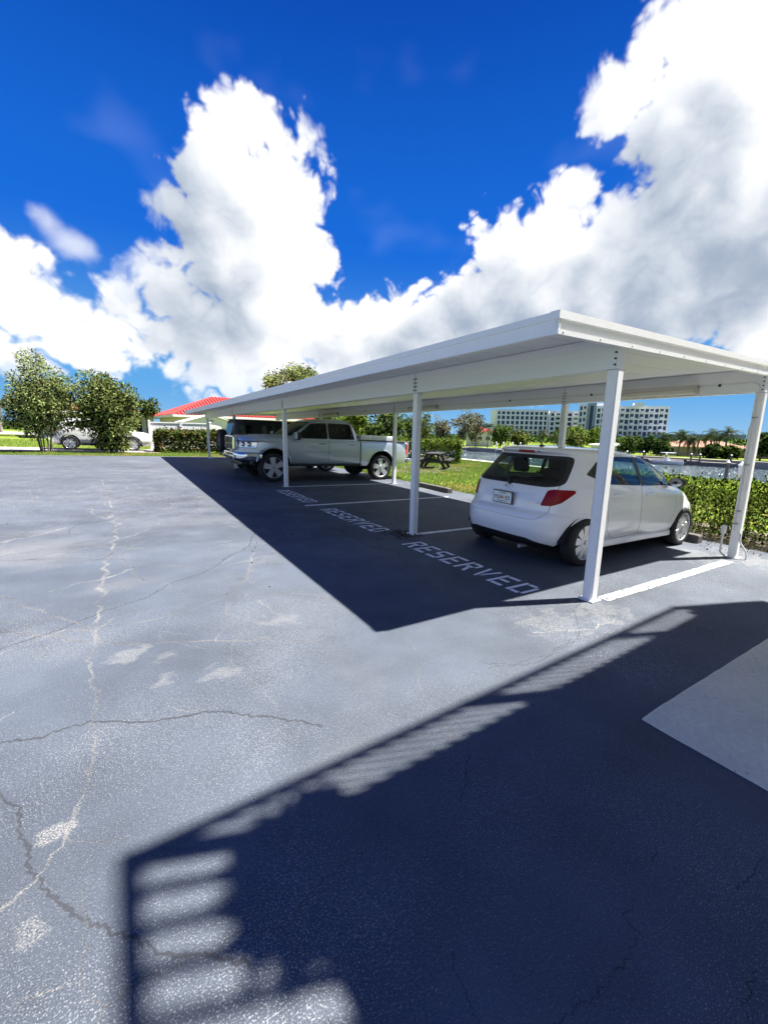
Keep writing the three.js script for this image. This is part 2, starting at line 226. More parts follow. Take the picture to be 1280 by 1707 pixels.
function asphalt(x0, x1, z0, z1, n, nz, seed) {                       // colour and relief of one stretch of the lot
  const mask = new Float32Array(n * nz), light = new Float32Array(n * nz), sx = n / (x1 - x0), sz = nz / (z1 - z0), r = rng(seed);
  for (const c of cracks) for (let i = 0; i + 1 < c.p.length; i++) {
    const [ax, az] = c.p[i], [bx, bz] = c.p[i + 1], L = Math.hypot(bx - ax, bz - az), steps = Math.ceil(L / 0.003), ph = 37 * ax + 91 * az;
    for (let k = 0; k <= steps; k++) {
      const t = k / steps, s = t * L, env = Math.sin(Math.PI * t);
      const off = env * 0.5 * L * 0.28 * noise(ph + s * 5, 3, 1) + 0.02 * noise(ph + s * 28, 5, 2) + 0.008 * noise(ph + s * 90, 5, 2), x = mix(ax, bx, t) - (bz - az) / L * off, z = mix(az, bz, t) + (bx - ax) / L * off;
      if (x < x0 - 0.1 || x > x1 + 0.1 || z < z0 - 0.1 || z > z1 + 0.1) continue;
      const w = c.w * (z < -4.2 ? 1.5 : c.light < 0.3 ? 1.3 : 1.1) * (0.25 + 0.9 * Math.abs(noise(ph + s * 11, 9, 4)) + 0.3 * r()), halo = w * (1.4 + 2.2 * Math.abs(noise(ph + s * 6, 2, 8))), fi = (x - x0) * sx, fj = (z1 - z) * sz;
      for (let j = Math.floor(fj - halo * sz); j <= fj + halo * sz + 1; j++) for (let q = Math.floor(fi - halo * sx); q <= fi + halo * sx + 1; q++) {
        if (j < 0 || q < 0 || j >= nz || q >= n) continue;
        const d = Math.hypot((q + 0.5 - fi) / sx, (j + 0.5 - fj) / sz), e = 1 - sstep(w * 0.45, w, d), h = (1 - sstep(w, halo, d)) * c.light * 0.5, k2 = j * n + q;
        if (e > mask[k2]) { mask[k2] = e; } const l = Math.max(e * c.light, h); if (l > light[k2]) light[k2] = l;
      }
    }
  }
  const texel = (x1 - x0) / n, fine = 1 - 0.62 * sstep(0.003, 0.012, texel), coarse = (1 - fine) * 0.11;   // a wide texel holds several stones: keep their mean
  const relief = new Uint8Array(n * nz * 4);
  const map = tex(n, nz, (u, v, i, j) => {
    const x = x0 + u * (x1 - x0), z = z1 - v * (z1 - z0), k = j * n + i;
    const big = fbm(x * 0.32, z * 0.32, 4, 4), wear = sstep(-0.25, 0.45, fbm(x * 0.8 + 40, z * 0.8, 7, 4)), cloud = fbm(x * 3.1, z * 3.1, 2, 3);
    const stone = noise(x * 190, z * 190, 1), stone2 = noise(x * 340, z * 340, 5), grit = r() - 0.5;
    const open = sstep(3.2, 2.4, x);
    let a = 0.08 * (1 + 0.4 * big + 0.25 * cloud + 0.35 * fbm(x * 0.9 + 2, z * 1.6, 30, 3) + 0.45 * grit + 0.5 * stone2);
    const fleck = coarse + fine * sstep(0.40 - 0.14 * wear, 0.58 - 0.11 * wear, Math.max(stone, stone2 * 0.95)) * (0.35 + 0.65 * wear) * (0.6 + 0.4 * open);
    let R_ = a * 0.83, G_ = a * 1.0, B_ = a * 1.27;
    R_ = mix(R_, 0.44, fleck * 0.8); G_ = mix(G_, 0.44, fleck * 0.8); B_ = mix(B_, 0.43, fleck * 0.8);
    let dust = sstep(0.12, 0.5, fbm(x * 0.6 + 3, z * 0.75, 12, 6)) * 0.5 * open;
    for (const s of spots) { const d = Math.hypot(x - s[0], (z - s[1]) * 1.25) / s[2]; if (d < 1.6) dust = Math.max(dust, s[3] * sstep(0.95, 0.35, d + 1.7 * fbm(x * 7, z * 11, 3, 5))); }
    dust *= clamp(0.35 + 1.3 * stone + 0.9 * stone2 + 0.8 * grit, 0, 1.15);
    R_ = mix(R_, 0.33, dust); G_ = mix(G_, 0.32, dust); B_ = mix(B_, 0.29, dust);
    const m = mask[k] * (0.75 + 0.4 * stone), l = light[k] * clamp(0.55 + 1.5 * cloud + 1.3 * stone + 0.9 * stone2 + 0.6 * grit, 0, 1.1);
    R_ = mix(R_, 0.022, m * 0.9); G_ = mix(G_, 0.022, m * 0.9); B_ = mix(B_, 0.026, m * 0.9);
    R_ = mix(R_, 0.34, l * 0.72); G_ = mix(G_, 0.325, l * 0.72); B_ = mix(B_, 0.29, l * 0.72);
    const h = clamp(0.62 + 0.22 * stone + 0.16 * stone2 + 0.1 * grit - 0.6 * mask[k] * (1 - 0.6 * light[k]), 0, 1) * 255; relief[k * 4] = relief[k * 4 + 1] = relief[k * 4 + 2] = h; relief[k * 4 + 3] = 255;
    return [toS(R_), toS(G_), toS(B_)];
  });
  const bump = new THREE.DataTexture(relief, n, nz); bump.magFilter = THREE.LinearFilter; bump.minFilter = THREE.LinearMipmapLinearFilter; bump.generateMipmaps = true; bump.needsUpdate = true;
  map.wrapS = map.wrapT = THREE.ClampToEdgeWrapping;
  return mat([1, 1, 1], 0.72, { map, bumpMap: bump, bumpScale: 0.0016, specularIntensity: 0.65 });
}
const LOT = { x0: -16, x1: 7.95, z0: -22.4, z1: 6 };
{
  const lot = new THREE.Group(); lot.name = 'asphalt_lot'; lot.userData.kind = 'structure'; scene.add(lot);
  const lay = (x0, x1, z0, z1, n, nz, seed) => part('asphalt_stretch', sheet(x0, x1, z0, z1, 4, 4, 0), asphalt(x0, x1, z0, z1, n, nz, seed), lot);
  lay(-1.5, 2.6, -3.2, 0.6, 2048, 2048, 1); lay(2.6, LOT.x1, -3.2, 1.2, 1024, 1024, 6); lay(-4, -1.5, -3.2, 1.2, 1024, 1024, 7); lay(-1.5, 2.6, 0.6, 1.2, 512, 128, 8);
  lay(-1.5, 2.6, -7.6, -3.2, 2048, 2048, 9); lay(2.6, LOT.x1, -7.6, -3.2, 1024, 1024, 10); lay(-4, -1.5, -7.6, -3.2, 1024, 1024, 11); lay(-9, LOT.x1, LOT.z0, -7.6, 2048, 2048, 2);
  lay(-16, -4, -7.6, 1.2, 1024, 1024, 3); lay(-16, -9, LOT.z0, -7.6, 512, 512, 4); lay(-16, LOT.x1, 1.2, LOT.z1, 512, 512, 5);
}
// ---- concrete landing pad at the foot of the building, driveway and street beyond the lot
{
  const conTex = tex(512, 512, (u, v) => { const a = 0.68 * (1 + 0.14 * ring(u, v, 5, 2, 4) + 0.2 * ring(u, v, 90, 6, 3)), p = sstep(0.5, 0.6, ring(u, v, 60, 33, 2)); const c = mix(a, 0.1, p * 0.6); return [toS(c), toS(c * 0.94), toS(c * 0.7)]; }, { repeat: [0.5, 0.5] });
  M.concrete = mat([1, 1, 1], 0.85, { map: conTex });
  const padShape = new THREE.Shape(); const r = rng(9); padShape.moveTo(2.28, 0.93);
  const edge = []; for (let i = 1; i < 60; i++) edge.push([2.28 + i * 0.115, 0.935 + (r() - 0.5) * 0.004]);
  for (const [x, y] of edge) padShape.lineTo(x, y);
  padShape.lineTo(9.2, -1.45); padShape.lineTo(2.28, -1.45); for (let i = 1; i < 20; i++) padShape.lineTo(2.275 + (r() - 0.5) * 0.004, -1.45 + i * 0.118);
  const g = new THREE.ExtrudeGeometry(padShape, { depth: 0.05, bevelEnabled: true, bevelSize: 0.006, bevelThickness: 0.006, bevelSegments: 2 }); g.rotateX(-Math.PI / 2);
  const p = g.attributes.position; for (let i = 0; i < p.count; i++) p.setY(i, p.getY(i) - 0.044 + gY(p.getX(i), p.getZ(i))); g.computeVertexNormals();
  struct('concrete_pad', g, M.concrete);
  const paveTex = tex(256, 256, (u, v) => { const a = 0.36 * (1 + 0.2 * ring(u, v, 8, 2, 4) + 0.3 * ring(u, v, 70, 6, 2)); return [toS(a * 1.02), toS(a * 0.9), toS(a * 0.86)]; }, { repeat: [0.4, 0.4] });
  M.drive = mat([1, 1, 1], 0.9, { map: paveTex });
  struct('driveway', gridSheet([-60, -30, 0, 1.9], [-28.6, -25.2], (x, z) => gY(x, z) + 0.004), M.drive);
  struct('street', gridSheet([-400, -60, -30, 0, 3], [-66, -52], (x, z) => gY(x, z) + 0.004), M.drive);
}
// ---- painted lines and stencilled words, thin coats of paint on the asphalt
M.paintWord = mat([0.82, 0.83, 0.84], 0.75);
M.paint = (() => { const t = tex(256, 256, (u, v) => { const w = sstep(0.02, 0.16, ring(u, v, 30, 5, 4) + 0.35 * ring(u, v, 90, 2, 2)), a = mix(0.5, 0.09, w); return [toS(a), toS(a), toS(a * 1.02)]; }, { repeat: [1.3, 1.3] }); return mat([1, 1, 1], 0.75, { map: t }); })();
function paintShape(polys, seed) {                                // polys of [x, z]; ragged a little at the edge
  const shapes = polys.map((poly) => { const s = new THREE.Shape(); poly.forEach(([x, z], i) => (i ? s.lineTo(x, -z) : s.moveTo(x, -z))); return s; });
  const g = new THREE.ShapeGeometry(shapes); g.rotateX(-Math.PI / 2); const p = g.attributes.position, uv = g.attributes.uv;
  for (let i = 0; i < p.count; i++) { p.setY(i, gY(p.getX(i), p.getZ(i)) + 0.005); uv.setXY(i, p.getX(i) + seed, p.getZ(i)); } g.computeVertexNormals(); return g;
}
const ZL = [-2.04, -4.9, -7.72, -10.55, -13.3, -16.05, -18.8, -21.3];
{
  const lab = ['wide worn white stripe beside the nearest carport posts', 'white stall line running in beside the small white car', 'white stall line in the empty stall nearest the pickup', 'white stall line beside the silver pickup truck'];
  const r = rng(17);
  for (let k = 0; k < 4; k++) {
    const z = ZL[k], x0 = [3.8, 3.78, 3.05, 3.75][k], x1 = [6.75, 6.9, 6.9, 7.0][k], h = k ? 0.05 : 0.058, tilt = [0, 0, -0.04, -0.03][k]; const pieces = [];
    let x = x0; while (x < x1) { const w = Math.min(x1 - x, 0.25 + 0.5 * r()), e = () => (r() - 0.5) * 0.012, zz = z + tilt * (x - x0); pieces.push([[x, zz - h + e()], [x + w, zz - h + e() + tilt * w], [x + w, zz + h + e() + tilt * w], [x, zz + h + e()]]); x += w + (r() < 0.5 ? 0.012 : 0); }
    single('parking_line', merge(pieces.map((q) => paintShape([q], k))), k ? M.paintWord : M.paint, lab[k], 'marking', 'painted stall lines');
  }
  // letters in a cell 0..1 wide, 0..1 high, as strokes with the gaps of a stencil
  const bar = (x0, y0, x1, y1) => [[x0, y0], [x1, y0], [x1, y1], [x0, y1]];
  const F = {
    R: [bar(0, 0, 0.22, 1), bar(0.28, 0.84, 0.8, 1), bar(0.8, 0.56, 1, 0.94), bar(0.28, 0.44, 0.8, 0.58), [[0.5, 0.4], [0.74, 0.4], [1, 0], [0.76, 0]]],
    E: [bar(0, 0, 0.22, 1), bar(0.28, 0.84, 1, 1), bar(0.28, 0.43, 0.85, 0.58), bar(0.28, 0, 1, 0.16)],
    S: [bar(0.1, 0.84, 1, 1), bar(0, 0.56, 0.22, 0.9), bar(0.14, 0.43, 0.86, 0.58), bar(0.78, 0.1, 1, 0.45), bar(0, 0, 0.86, 0.16)],
    V: [[[0, 1], [0.24, 1], [0.56, 0], [0.4, 0]], [[0.76, 1], [1, 1], [0.66, 0.1], [0.58, 0.34]]],
    D: [bar(0, 0, 0.22, 1), bar(0.28, 0.84, 0.76, 1), bar(0.8, 0.12, 1, 0.88), bar(0.28, 0, 0.76, 0.16)],
  };
  const wl = ['stencilled word RESERVED behind the small white car', 'stencilled word RESERVED behind the empty stall with no car', 'farthest stencilled word RESERVED before the silver pickup'];
  [[-4.5, -2.42, 3.3], [-7.26, -5.18, 3.3], [-9.98, -8.02, 3.32]].forEach(([z0, z1, xb], k) => {
    const t = thing('painted_word', wl[k], 'lettering', [0, 0, 0], 0, 'stencilled stall words');
    [...'RESERVED'].forEach((ch, i) => {
      const cw = (z1 - z0) / 8, wide = cw * 0.74, zc = z0 + cw * i, hh = 0.34;
      part('letter', paintShape(F[ch].map((poly) => poly.map(([a, b]) => [xb - 0.15 + b * hh, zc + a * wide]).reverse()), k + i * 0.37), M.paintWord, t);
    });
  });
}
// ---------------------------------------------------------------- the carport
M.white = (() => { const t = tex(256, 256, (u, v) => { const a = 0.85 * (1 + 0.03 * ring(u, v, 6, 2, 3)) * (1 - 0.25 * sstep(0.36, 0.6, ring(u, v, 40, 8, 3))); return [toS(a), toS(a), toS(a * 0.985)]; }); return mat([1, 1, 1], 0.42, { map: t, specularIntensity: 0.6 }); })();
M.whiteDull = mat([0.72, 0.72, 0.70], 0.5);
M.bolt = mat([0.08, 0.085, 0.09], 0.5, { metalness: 0.6 });
M.dark = mat([0.02, 0.02, 0.022], 0.7);
M.grey = mat([0.33, 0.34, 0.35], 0.5, { metalness: 0.3 });
const XF = 3.67, XB = 7.077, ZP = [-2.104, -4.931, -10.594, -16.065, -21.4], ROOF = { xl: 2.753, xr: 8.05, zn: -2.034, zf: -21.7 }, rise = 0.0182;
const roofY = (x) => 2.347 + rise * (x - ROOF.xl);
{
  const t = thing('carport', 'long white metal carport with a flat roof on slim posts', 'carport');
  const boltGeo = new THREE.CylinderGeometry(0.009, 0.009, 0.012, 8).rotateZ(Math.PI / 2), screwGeo = new THREE.SphereGeometry(0.007, 6, 4);
  const postGeo = (h) => { const s = 0.05, q = new THREE.Shape(); const b = 0.012; q.moveTo(-s + b, -s); q.lineTo(s - b, -s); q.lineTo(s, -s + b); q.lineTo(s, s - b); q.lineTo(s - b, s); q.lineTo(-s + b, s); q.lineTo(-s, s - b); q.lineTo(-s, -s + b); const g = new THREE.ExtrudeGeometry(q, { depth: h, bevelEnabled: false }); g.rotateX(-Math.PI / 2); return g; };
  [XF, XB].forEach((x, side) => ZP.forEach((z, i) => {
    const beamY = side ? 2.067 : 2.032, y0 = gY(x, z) - 0.05;
    const p = part('post', postGeo(beamY - y0), M.white, t); p.position.set(x, y0, z);
    part('seam', box(0.104, 0.006, 0.104, 0, beamY - y0 - 0.003, 0), M.grey, p);
    const foot = part('base_plate', box(0.15, 0.012, 0.15, 0, 0.058, 0), M.whiteDull, p); foot.rotation.set(0.0116, 0, -0.0236);
    for (let k = 0; k < 4; k++) for (const dz of i ? [-0.02, 0.03] : [0.02]) part('bolt', boltGeo, M.bolt, p).position.set(-0.056, beamY - y0 + 0.035 + 0.05 * k, dz);
  }));
  // a beam along each row of posts: an open channel, lips top and bottom
  [XF, XB].forEach((x, side) => {
    const y0 = side ? 2.067 : 2.032, y1 = roofY(x) - 0.062, L = ROOF.zn - ROOF.zf - 0.06, zc = (ROOF.zn + ROOF.zf) / 2;
    const g = merge([box(0.098, y1 - y0, L, x, (y0 + y1) / 2, zc), box(0.13, 0.012, L - 0.01, x, y1 - 0.008, zc), box(0.112, 0.008, L - 0.01, x, y0 + 0.006, zc)]);
    const b = part('beam', g, M.white, t);
    for (const z of ZP.slice(1)) part('joint', box(0.106, y1 - y0 - 0.03, 0.006, x, (y0 + y1) / 2, z - 0.004), M.grey, b);
  });
  // the deck: aluminium pans laid side by side from front to back
  const n = 49, w = (ROOF.zn - ROOF.zf - 0.08) / n, len = ROOF.xr - ROOF.xl - 0.05;
  const panGeo = merge([box(len, 0.006, w - 0.012, 0, 0, 0), box(len, 0.035, 0.005, 0, 0.018, (w - 0.012) / 2), box(len, 0.035, 0.005, 0, 0.018, -(w - 0.012) / 2), box(len, 0.004, 0.024, 0, 0.012, w / 2 - 0.001)]);
  for (let i = 0; i < n; i++) { const p = part('roof_pan', panGeo, M.white, t); p.position.set((ROOF.xl + ROOF.xr) / 2, roofY((ROOF.xl + ROOF.xr) / 2) - 0.055, ROOF.zn - 0.04 - (i + 0.5) * w); p.rotation.z = rise; }
  part('roof_skin', (() => { const g = box(len, 0.01, ROOF.zn - ROOF.zf - 0.06); return put(g, (ROOF.xl + ROOF.xr) / 2, roofY((ROOF.xl + ROOF.xr) / 2) - 0.012, (ROOF.zn + ROOF.zf) / 2, 0, 0, rise); })(), M.white, t);
  // gutter fascia: top roll, face, bottom lip
  const prof = (L) => { const s = shapeOf([[0, 0], [0, -0.052], [0.008, -0.056], [0.008, -0.148], [0, -0.152], [0, -0.158], [0.075, -0.158], [0.075, -0.15], [0.02, -0.146], [0.02, -0.02], [0.09, -0.006], [0.09, 0]]); const g = new THREE.ExtrudeGeometry(s, { depth: L, bevelEnabled: false }); return g.translate(0, 0, -L / 2); };
  const along = (x, turn, lab) => part('fascia', put(prof(ROOF.zn - ROOF.zf), x, roofY(x), (ROOF.zn + ROOF.zf) / 2, 0, turn, 0), M.white, t, lab);
  along(ROOF.xl, 0); along(ROOF.xr, Math.PI);
  // the two ends have a wider top band and a deep lower lip
  const endProf = (L) => { const s = shapeOf([[0, 0.004], [0, -0.052], [0.03, -0.056], [0.03, -0.122], [0.004, -0.124], [0.004, -0.160], [0.06, -0.160], [0.06, -0.15], [0.036, -0.148], [0.036, -0.05], [0.08, -0.01], [0.08, 0.004]]); const g = new THREE.ExtrudeGeometry(s, { depth: L, bevelEnabled: false }); return g.translate(0, 0, -L / 2); };
  for (const [z, turn] of [[ROOF.zn + 0.006, Math.PI / 2], [ROOF.zf - 0.006, -Math.PI / 2]]) {
    const L = ROOF.xr - ROOF.xl + 0.012; const e = part('fascia', endProf(L), M.white, t); e.position.set((ROOF.xl + ROOF.xr) / 2, roofY((ROOF.xl + ROOF.xr) / 2), z);
    e.rotation.set(0, turn, 0); e.rotateOnWorldAxis(new THREE.Vector3(0, 0, 1), rise);
    for (let i = 0; i < 12; i++) part('screw', screwGeo, M.grey, e).position.set(0.003, -0.142, -L / 2 + 0.06 + i * (L - 0.12) / 11);
  }
  // cable run along the back beam and down the near back post
  const xc = XB - 0.052, cable = part('conduit', merge([tube([[xc, 2.2, -21], [xc, 2.19, -14], [xc, 2.195, -9], [xc, 2.19, -4], [xc, 2.2, -2.45]], 0.008, 6, 60), tube([[xc, 2.2, -2.45], [xc, 2.2, -2.3], [xc, 2.19, -2.16], [xc, 2.14, -2.11], [xc, 2.05, -2.11]], 0.009, 6, 16), rod([xc - 0.004, 2.05, -2.11], [xc - 0.004, 0.24, -2.11], 0.016)]), M.whiteDull, t);
  for (const y of [1.75, 1.14, 0.52, 0.34]) part('strap', box(0.05, 0.014, 0.052, XB - 0.06, y, -2.11), M.grey, cable);
  for (const z of [-2.55, -4.4, -6.2, -12.3]) part('clip', rbox(0.02, 0.035, 0.03, 0.005, XB - 0.062, 2.19, z), M.dark, cable);
}
// ---- three tube lights under the back beam, unlit by day
{
  M.diffuser = mat([0.66, 0.62, 0.52], 0.35); M.fix = mat([0.55, 0.5, 0.46], 0.5);
  const lab = ['long tube light on the back beam above the small white car', 'tube light on the back beam above the empty stalls', 'tube light on the back beam above the silver pickup'];
  [-3.4, -9.15, -14.9].forEach((z, i) => {
    const t = thing('tube_light', lab[i], 'light fixture', [XB - 0.1, 2.12, z], 0, 'tube lights under the carport');
    part('housing', rbox(0.09, 0.05, 1.22, 0.008, 0.005, 0.07, 0), M.fix, t); part('diffuser', rbox(0.1, 0.075, 1.16, 0.03, -0.005, 0.01, 0), M.diffuser, t);
    for (const s of [-1, 1]) part('end_cap', rbox(0.105, 0.1, 0.03, 0.008, -0.003, 0.03, s * 0.595), M.fix, t);
  });
}
// ---- outlet box on a bent pipe at the foot of the near back post
{
  const t = thing('outlet_post', 'small white outlet box on a bent pipe beside the carport post', 'outlet', [XB - 0.16, gY(XB, -2.1), -2.2]);
  part('pipe', tube([[0, 0.36, 0], [0, 0.2, 0], [0.005, 0.08, 0.002], [0.06, 0.03, 0.03], [0.09, -0.02, 0.05]], 0.013, 7, 24), M.whiteDull, t);
  part('box', rbox(0.06, 0.11, 0.05, 0.008, 0, 0.4, 0), M.whiteDull, t);
  const c = thing('conduit_elbow', 'thin white pipe elbow rising from the ground against the post', 'pipe', [XB - 0.02, gY(XB, -2.0), -2.02]);
  part('pipe', tube([[0.03, -0.02, 0.06], [0.03, 0.1, 0.05], [0.0, 0.17, 0.02], [-0.02, 0.25, -0.02], [-0.025, 0.36, -0.026]], 0.011, 7, 24), M.whiteDull, c);
}
// ---- wheel stops at the head of the stalls
{
  const mk = (x, z, label, len, m) => { const t = thing('wheel_stop', label, 'wheel stop', [x, gY(x, z), z], 0, 'parking wheel stops'); const s = shapeOf([[-0.08, 0], [-0.055, 0.1], [0.055, 0.1], [0.08, 0]]); const g = new THREE.ExtrudeGeometry(s, { depth: len - 0.1, bevelEnabled: true, bevelSize: 0.02, bevelThickness: 0.05, bevelSegments: 2 }); g.translate(0, 0.0, -(len - 0.1) / 2); part('block', g, m, t); for (const q of [-1, 1]) part('anchor', put(new THREE.CylinderGeometry(0.02, 0.02, 0.02, 8), 0, 0.128, q * len * 0.35), M.bolt, t); return t; };
  M.rubber = mat([0.03, 0.03, 0.032], 0.8); M.stop = mat([0.1, 0.09, 0.085], 0.9);
  mk(7.5, -9.3, 'low dark wheel stop lying at the edge of the lawn in the empty stall', 1.8, M.stop).rotation.y = -0.08;
  mk(7.62, -3.55, 'dark wheel stop against the front wheels of the small white car', 1.7, M.stop);
}
// ---------------------------------------------------------------- vehicles: a body is a stack of outlines, cut into panels, lamps and glass
function curve(tab, k) {                                          // monotone interpolation of column k over column 0
  const n = tab.length, x = tab.map((r) => r[0]), y = tab.map((r) => r[k]), d = [], m = [];
  for (let i = 0; i + 1 < n; i++) d.push((y[i + 1] - y[i]) / (x[i + 1] - x[i]));
  for (let i = 0; i < n; i++) m.push(i === 0 ? d[0] : i === n - 1 ? d[n - 2] : d[i - 1] * d[i] <= 0 ? 0 : 2 * d[i - 1] * d[i] / (d[i - 1] + d[i]));
  return (t) => { let i = 0; while (i < n - 2 && t > x[i + 1]) i++; const h = x[i + 1] - x[i], s = clamp((t - x[i]) / h, 0, 1), s2 = s * s, s3 = s2 * s; return (2 * s3 - 3 * s2 + 1) * y[i] + (s3 - 2 * s2 + s) * h * m[i] + (-2 * s3 + 3 * s2) * y[i + 1] + (s3 - s2) * h * m[i + 1]; };
}
// tab rows: y, rear x, front x, half width, rear squareness, front squareness
function shell(tab, ny, nt, { cap = true, inset = 0, warp } = {}) {
  const f = [1, 2, 3, 4, 5].map((k) => curve(tab, k)), y0 = tab[0][0], y1 = tab[tab.length - 1][0], rows = [];
  for (let j = 0; j <= ny; j++) {
    const q = j / ny, y = mix(y0, y1, q), xr = f[0](y) + inset, xf = f[1](y) - inset, w = Math.max(0.004, f[2](y) - inset), nr = f[3](y), nf = f[4](y), xc = (xr + xf) / 2, fine = [], K = 480;
    for (let i = 0; i <= K; i++) { const t = i / K * Math.PI * 2, c = Math.cos(t), s = Math.sin(t), n = c > 0 ? nf : nr; fine.push([xc + (c > 0 ? xf - xc : xc - xr) * Math.sign(c) * Math.pow(Math.abs(c), 2 / n), w * Math.sign(s) * Math.pow(Math.abs(s), 2 / n)]); }
    const len = [0]; for (let i = 1; i <= K; i++) len.push(len[i - 1] + Math.hypot(fine[i][0] - fine[i - 1][0], fine[i][1] - fine[i - 1][1]));
    const row = []; let i = 0;
    for (let k = 0; k < nt; k++) { const want = len[K] * k / nt; while (i < K - 1 && len[i + 1] < want) i++; const t = (want - len[i]) / Math.max(1e-9, len[i + 1] - len[i]); let p = [mix(fine[i][0], fine[i + 1][0], t), y, mix(fine[i][1], fine[i + 1][1], t)]; if (warp) p = warp(p); row.push(p); }
    rows.push(row);
  }
  const pos = rows.flat(2), idx = [];
  for (let j = 0; j < ny; j++) for (let k = 0; k < nt; k++) { const a = j * nt + k, b = j * nt + (k + 1) % nt, c = a + nt, d = b + nt; idx.push(a, c, b, b, c, d); }
  if (cap) { const top = rows[ny], cx = top.reduce((s, p) => s + p[0], 0) / nt, cy = top.reduce((s, p) => s + p[1], 0) / nt; pos.push(cx, cy, 0); const e = pos.length / 3 - 1; for (let k = 0; k < nt; k++) idx.push(ny * nt + k, e, ny * nt + (k + 1) % nt); }
  const g = new THREE.BufferGeometry(); g.setAttribute('position', new THREE.Float32BufferAttribute(pos, 3)); g.setIndex(idx); g.computeVertexNormals();
  const P = g.attributes.position, N = g.attributes.normal, I = g.index, tris = [];
  for (let i = 0; i < I.count; i += 3) { const t = []; for (let k = 0; k < 3; k++) { const v = I.getX(i + k); t.push([P.getX(v), P.getY(v), P.getZ(v), N.getX(v), N.getY(v), N.getZ(v)]); } tris.push(t); }
  return tris;
}
const toGeo = (tris, off = 0) => { const p = [], n = []; for (const t of tris) for (const v of t) { p.push(v[0] + off * v[3], v[1] + off * v[4], v[2] + off * v[5]); n.push(v[3], v[4], v[5]); } const g = new THREE.BufferGeometry(); g.setAttribute('position', new THREE.Float32BufferAttribute(p, 3)); g.setAttribute('normal', new THREE.Float32BufferAttribute(n, 3)); return g; };
const cross2 = (a, b, c) => (b[0] - a[0]) * (c[1] - a[1]) - (b[1] - a[1]) * (c[0] - a[0]);
function ccw(poly) { let s = 0; for (let i = 0; i < poly.length; i++) { const a = poly[i], b = poly[(i + 1) % poly.length]; s += a[0] * b[1] - b[0] * a[1]; } return s < 0 ? [...poly].reverse() : poly; }
// cuts triangles by a convex outline in the plane that proj gives; where(tri) says which side of the car may be cut
function cut(tris, proj, poly, where = () => true) {
  poly = ccw(poly); const inn = [], out = [], n = poly.length;
  const bx = [Math.min(...poly.map((p) => p[0])), Math.max(...poly.map((p) => p[0])), Math.min(...poly.map((p) => p[1])), Math.max(...poly.map((p) => p[1]))];
  for (const t of tris) {
    const pr = t.map(proj);
    if (!where(t) || Math.max(...pr.map((p) => p[0])) < bx[0] || Math.min(...pr.map((p) => p[0])) > bx[1] || Math.max(...pr.map((p) => p[1])) < bx[2] || Math.min(...pr.map((p) => p[1])) > bx[3]) { out.push(t); continue; }
    let cur = t; const rest = [];
    for (let e = 0; e < n && cur.length; e++) {
      const a = poly[e], b = poly[(e + 1) % n], keep = [], drop = [];
      for (let i = 0; i < cur.length; i++) {
        const p = cur[i], q = cur[(i + 1) % cur.length], dp = cross2(a, b, proj(p)), dq = cross2(a, b, proj(q));
        (dp >= 0 ? keep : drop).push(p);
        if ((dp >= 0) !== (dq >= 0)) { const s = dp / (dp - dq), m = p.map((v, k) => mix(v, q[k], s)); keep.push(m); drop.push(m); }
      }
      if (drop.length > 2) rest.push(drop); cur = keep.length > 2 ? keep : [];
    }
    const fan = (poly2, list) => { for (let i = 1; i + 1 < poly2.length; i++) list.push([poly2[0], poly2[i], poly2[i + 1]]); };
    if (!cur.length) { out.push(t); continue; }
    fan(cur, inn); for (const d of rest) fan(d, out);
  }
  return [inn, out];
}
function rounded(pts, r, seg = 4) {                               // rounds the corners of a convex outline
  pts = ccw(pts); const out = [], n = pts.length;
  for (let i = 0; i < n; i++) {
    const a = pts[(i + n - 1) % n], b = pts[i], c = pts[(i + 1) % n], ra = Math.min(r, 0.45 * Math.hypot(a[0] - b[0], a[1] - b[1])), rc = Math.min(r, 0.45 * Math.hypot(c[0] - b[0], c[1] - b[1]));
    const u = [b[0] + (a[0] - b[0]) / Math.hypot(a[0] - b[0], a[1] - b[1]) * ra, b[1] + (a[1] - b[1]) / Math.hypot(a[0] - b[0], a[1] - b[1]) * ra], v = [b[0] + (c[0] - b[0]) / Math.hypot(c[0] - b[0], c[1] - b[1]) * rc, b[1] + (c[1] - b[1]) / Math.hypot(c[0] - b[0], c[1] - b[1]) * rc];
    for (let k = 0; k <= seg; k++) { const t = k / seg; out.push([(1 - t) ** 2 * u[0] + 2 * t * (1 - t) * b[0] + t * t * v[0], (1 - t) ** 2 * u[1] + 2 * t * (1 - t) * b[1] + t * t * v[1]]); }
  }
  out.raw = { pts, r }; return out;
}
function shrink(poly, d) {                                        // moves every side of a convex outline inwards
  poly = ccw(poly); const n = poly.length, out = [];
  for (let i = 0; i < n; i++) {
    const a = poly[(i + n - 1) % n], b = poly[i], c = poly[(i + 1) % n];
    const n1 = [-(b[1] - a[1]), b[0] - a[0]], n2 = [-(c[1] - b[1]), c[0] - b[0]], l1 = Math.hypot(...n1) || 1, l2 = Math.hypot(...n2) || 1, m = [n1[0] / l1 + n2[0] / l2, n1[1] / l1 + n2[1] / l2], k = d * 2 / Math.max(0.5, m[0] * m[0] + m[1] * m[1]);
    out.push([b[0] + m[0] * k, b[1] + m[1] * k]);
  }
  return out;
}
const inset = (poly, d) => (poly.raw ? rounded(shrink(poly.raw.pts, d), Math.max(0.008, poly.raw.r - d)) : shrink(poly, d));
const SIDE = (v) => [v[0], v[1]], BACK = (v) => [v[2], v[1]];
const circle = (x, y, r, n = 28) => Array.from({ length: n }, (_, i) => [x + r * Math.cos(i / n * 2 * Math.PI), y + r * Math.sin(i / n * 2 * Math.PI)]);
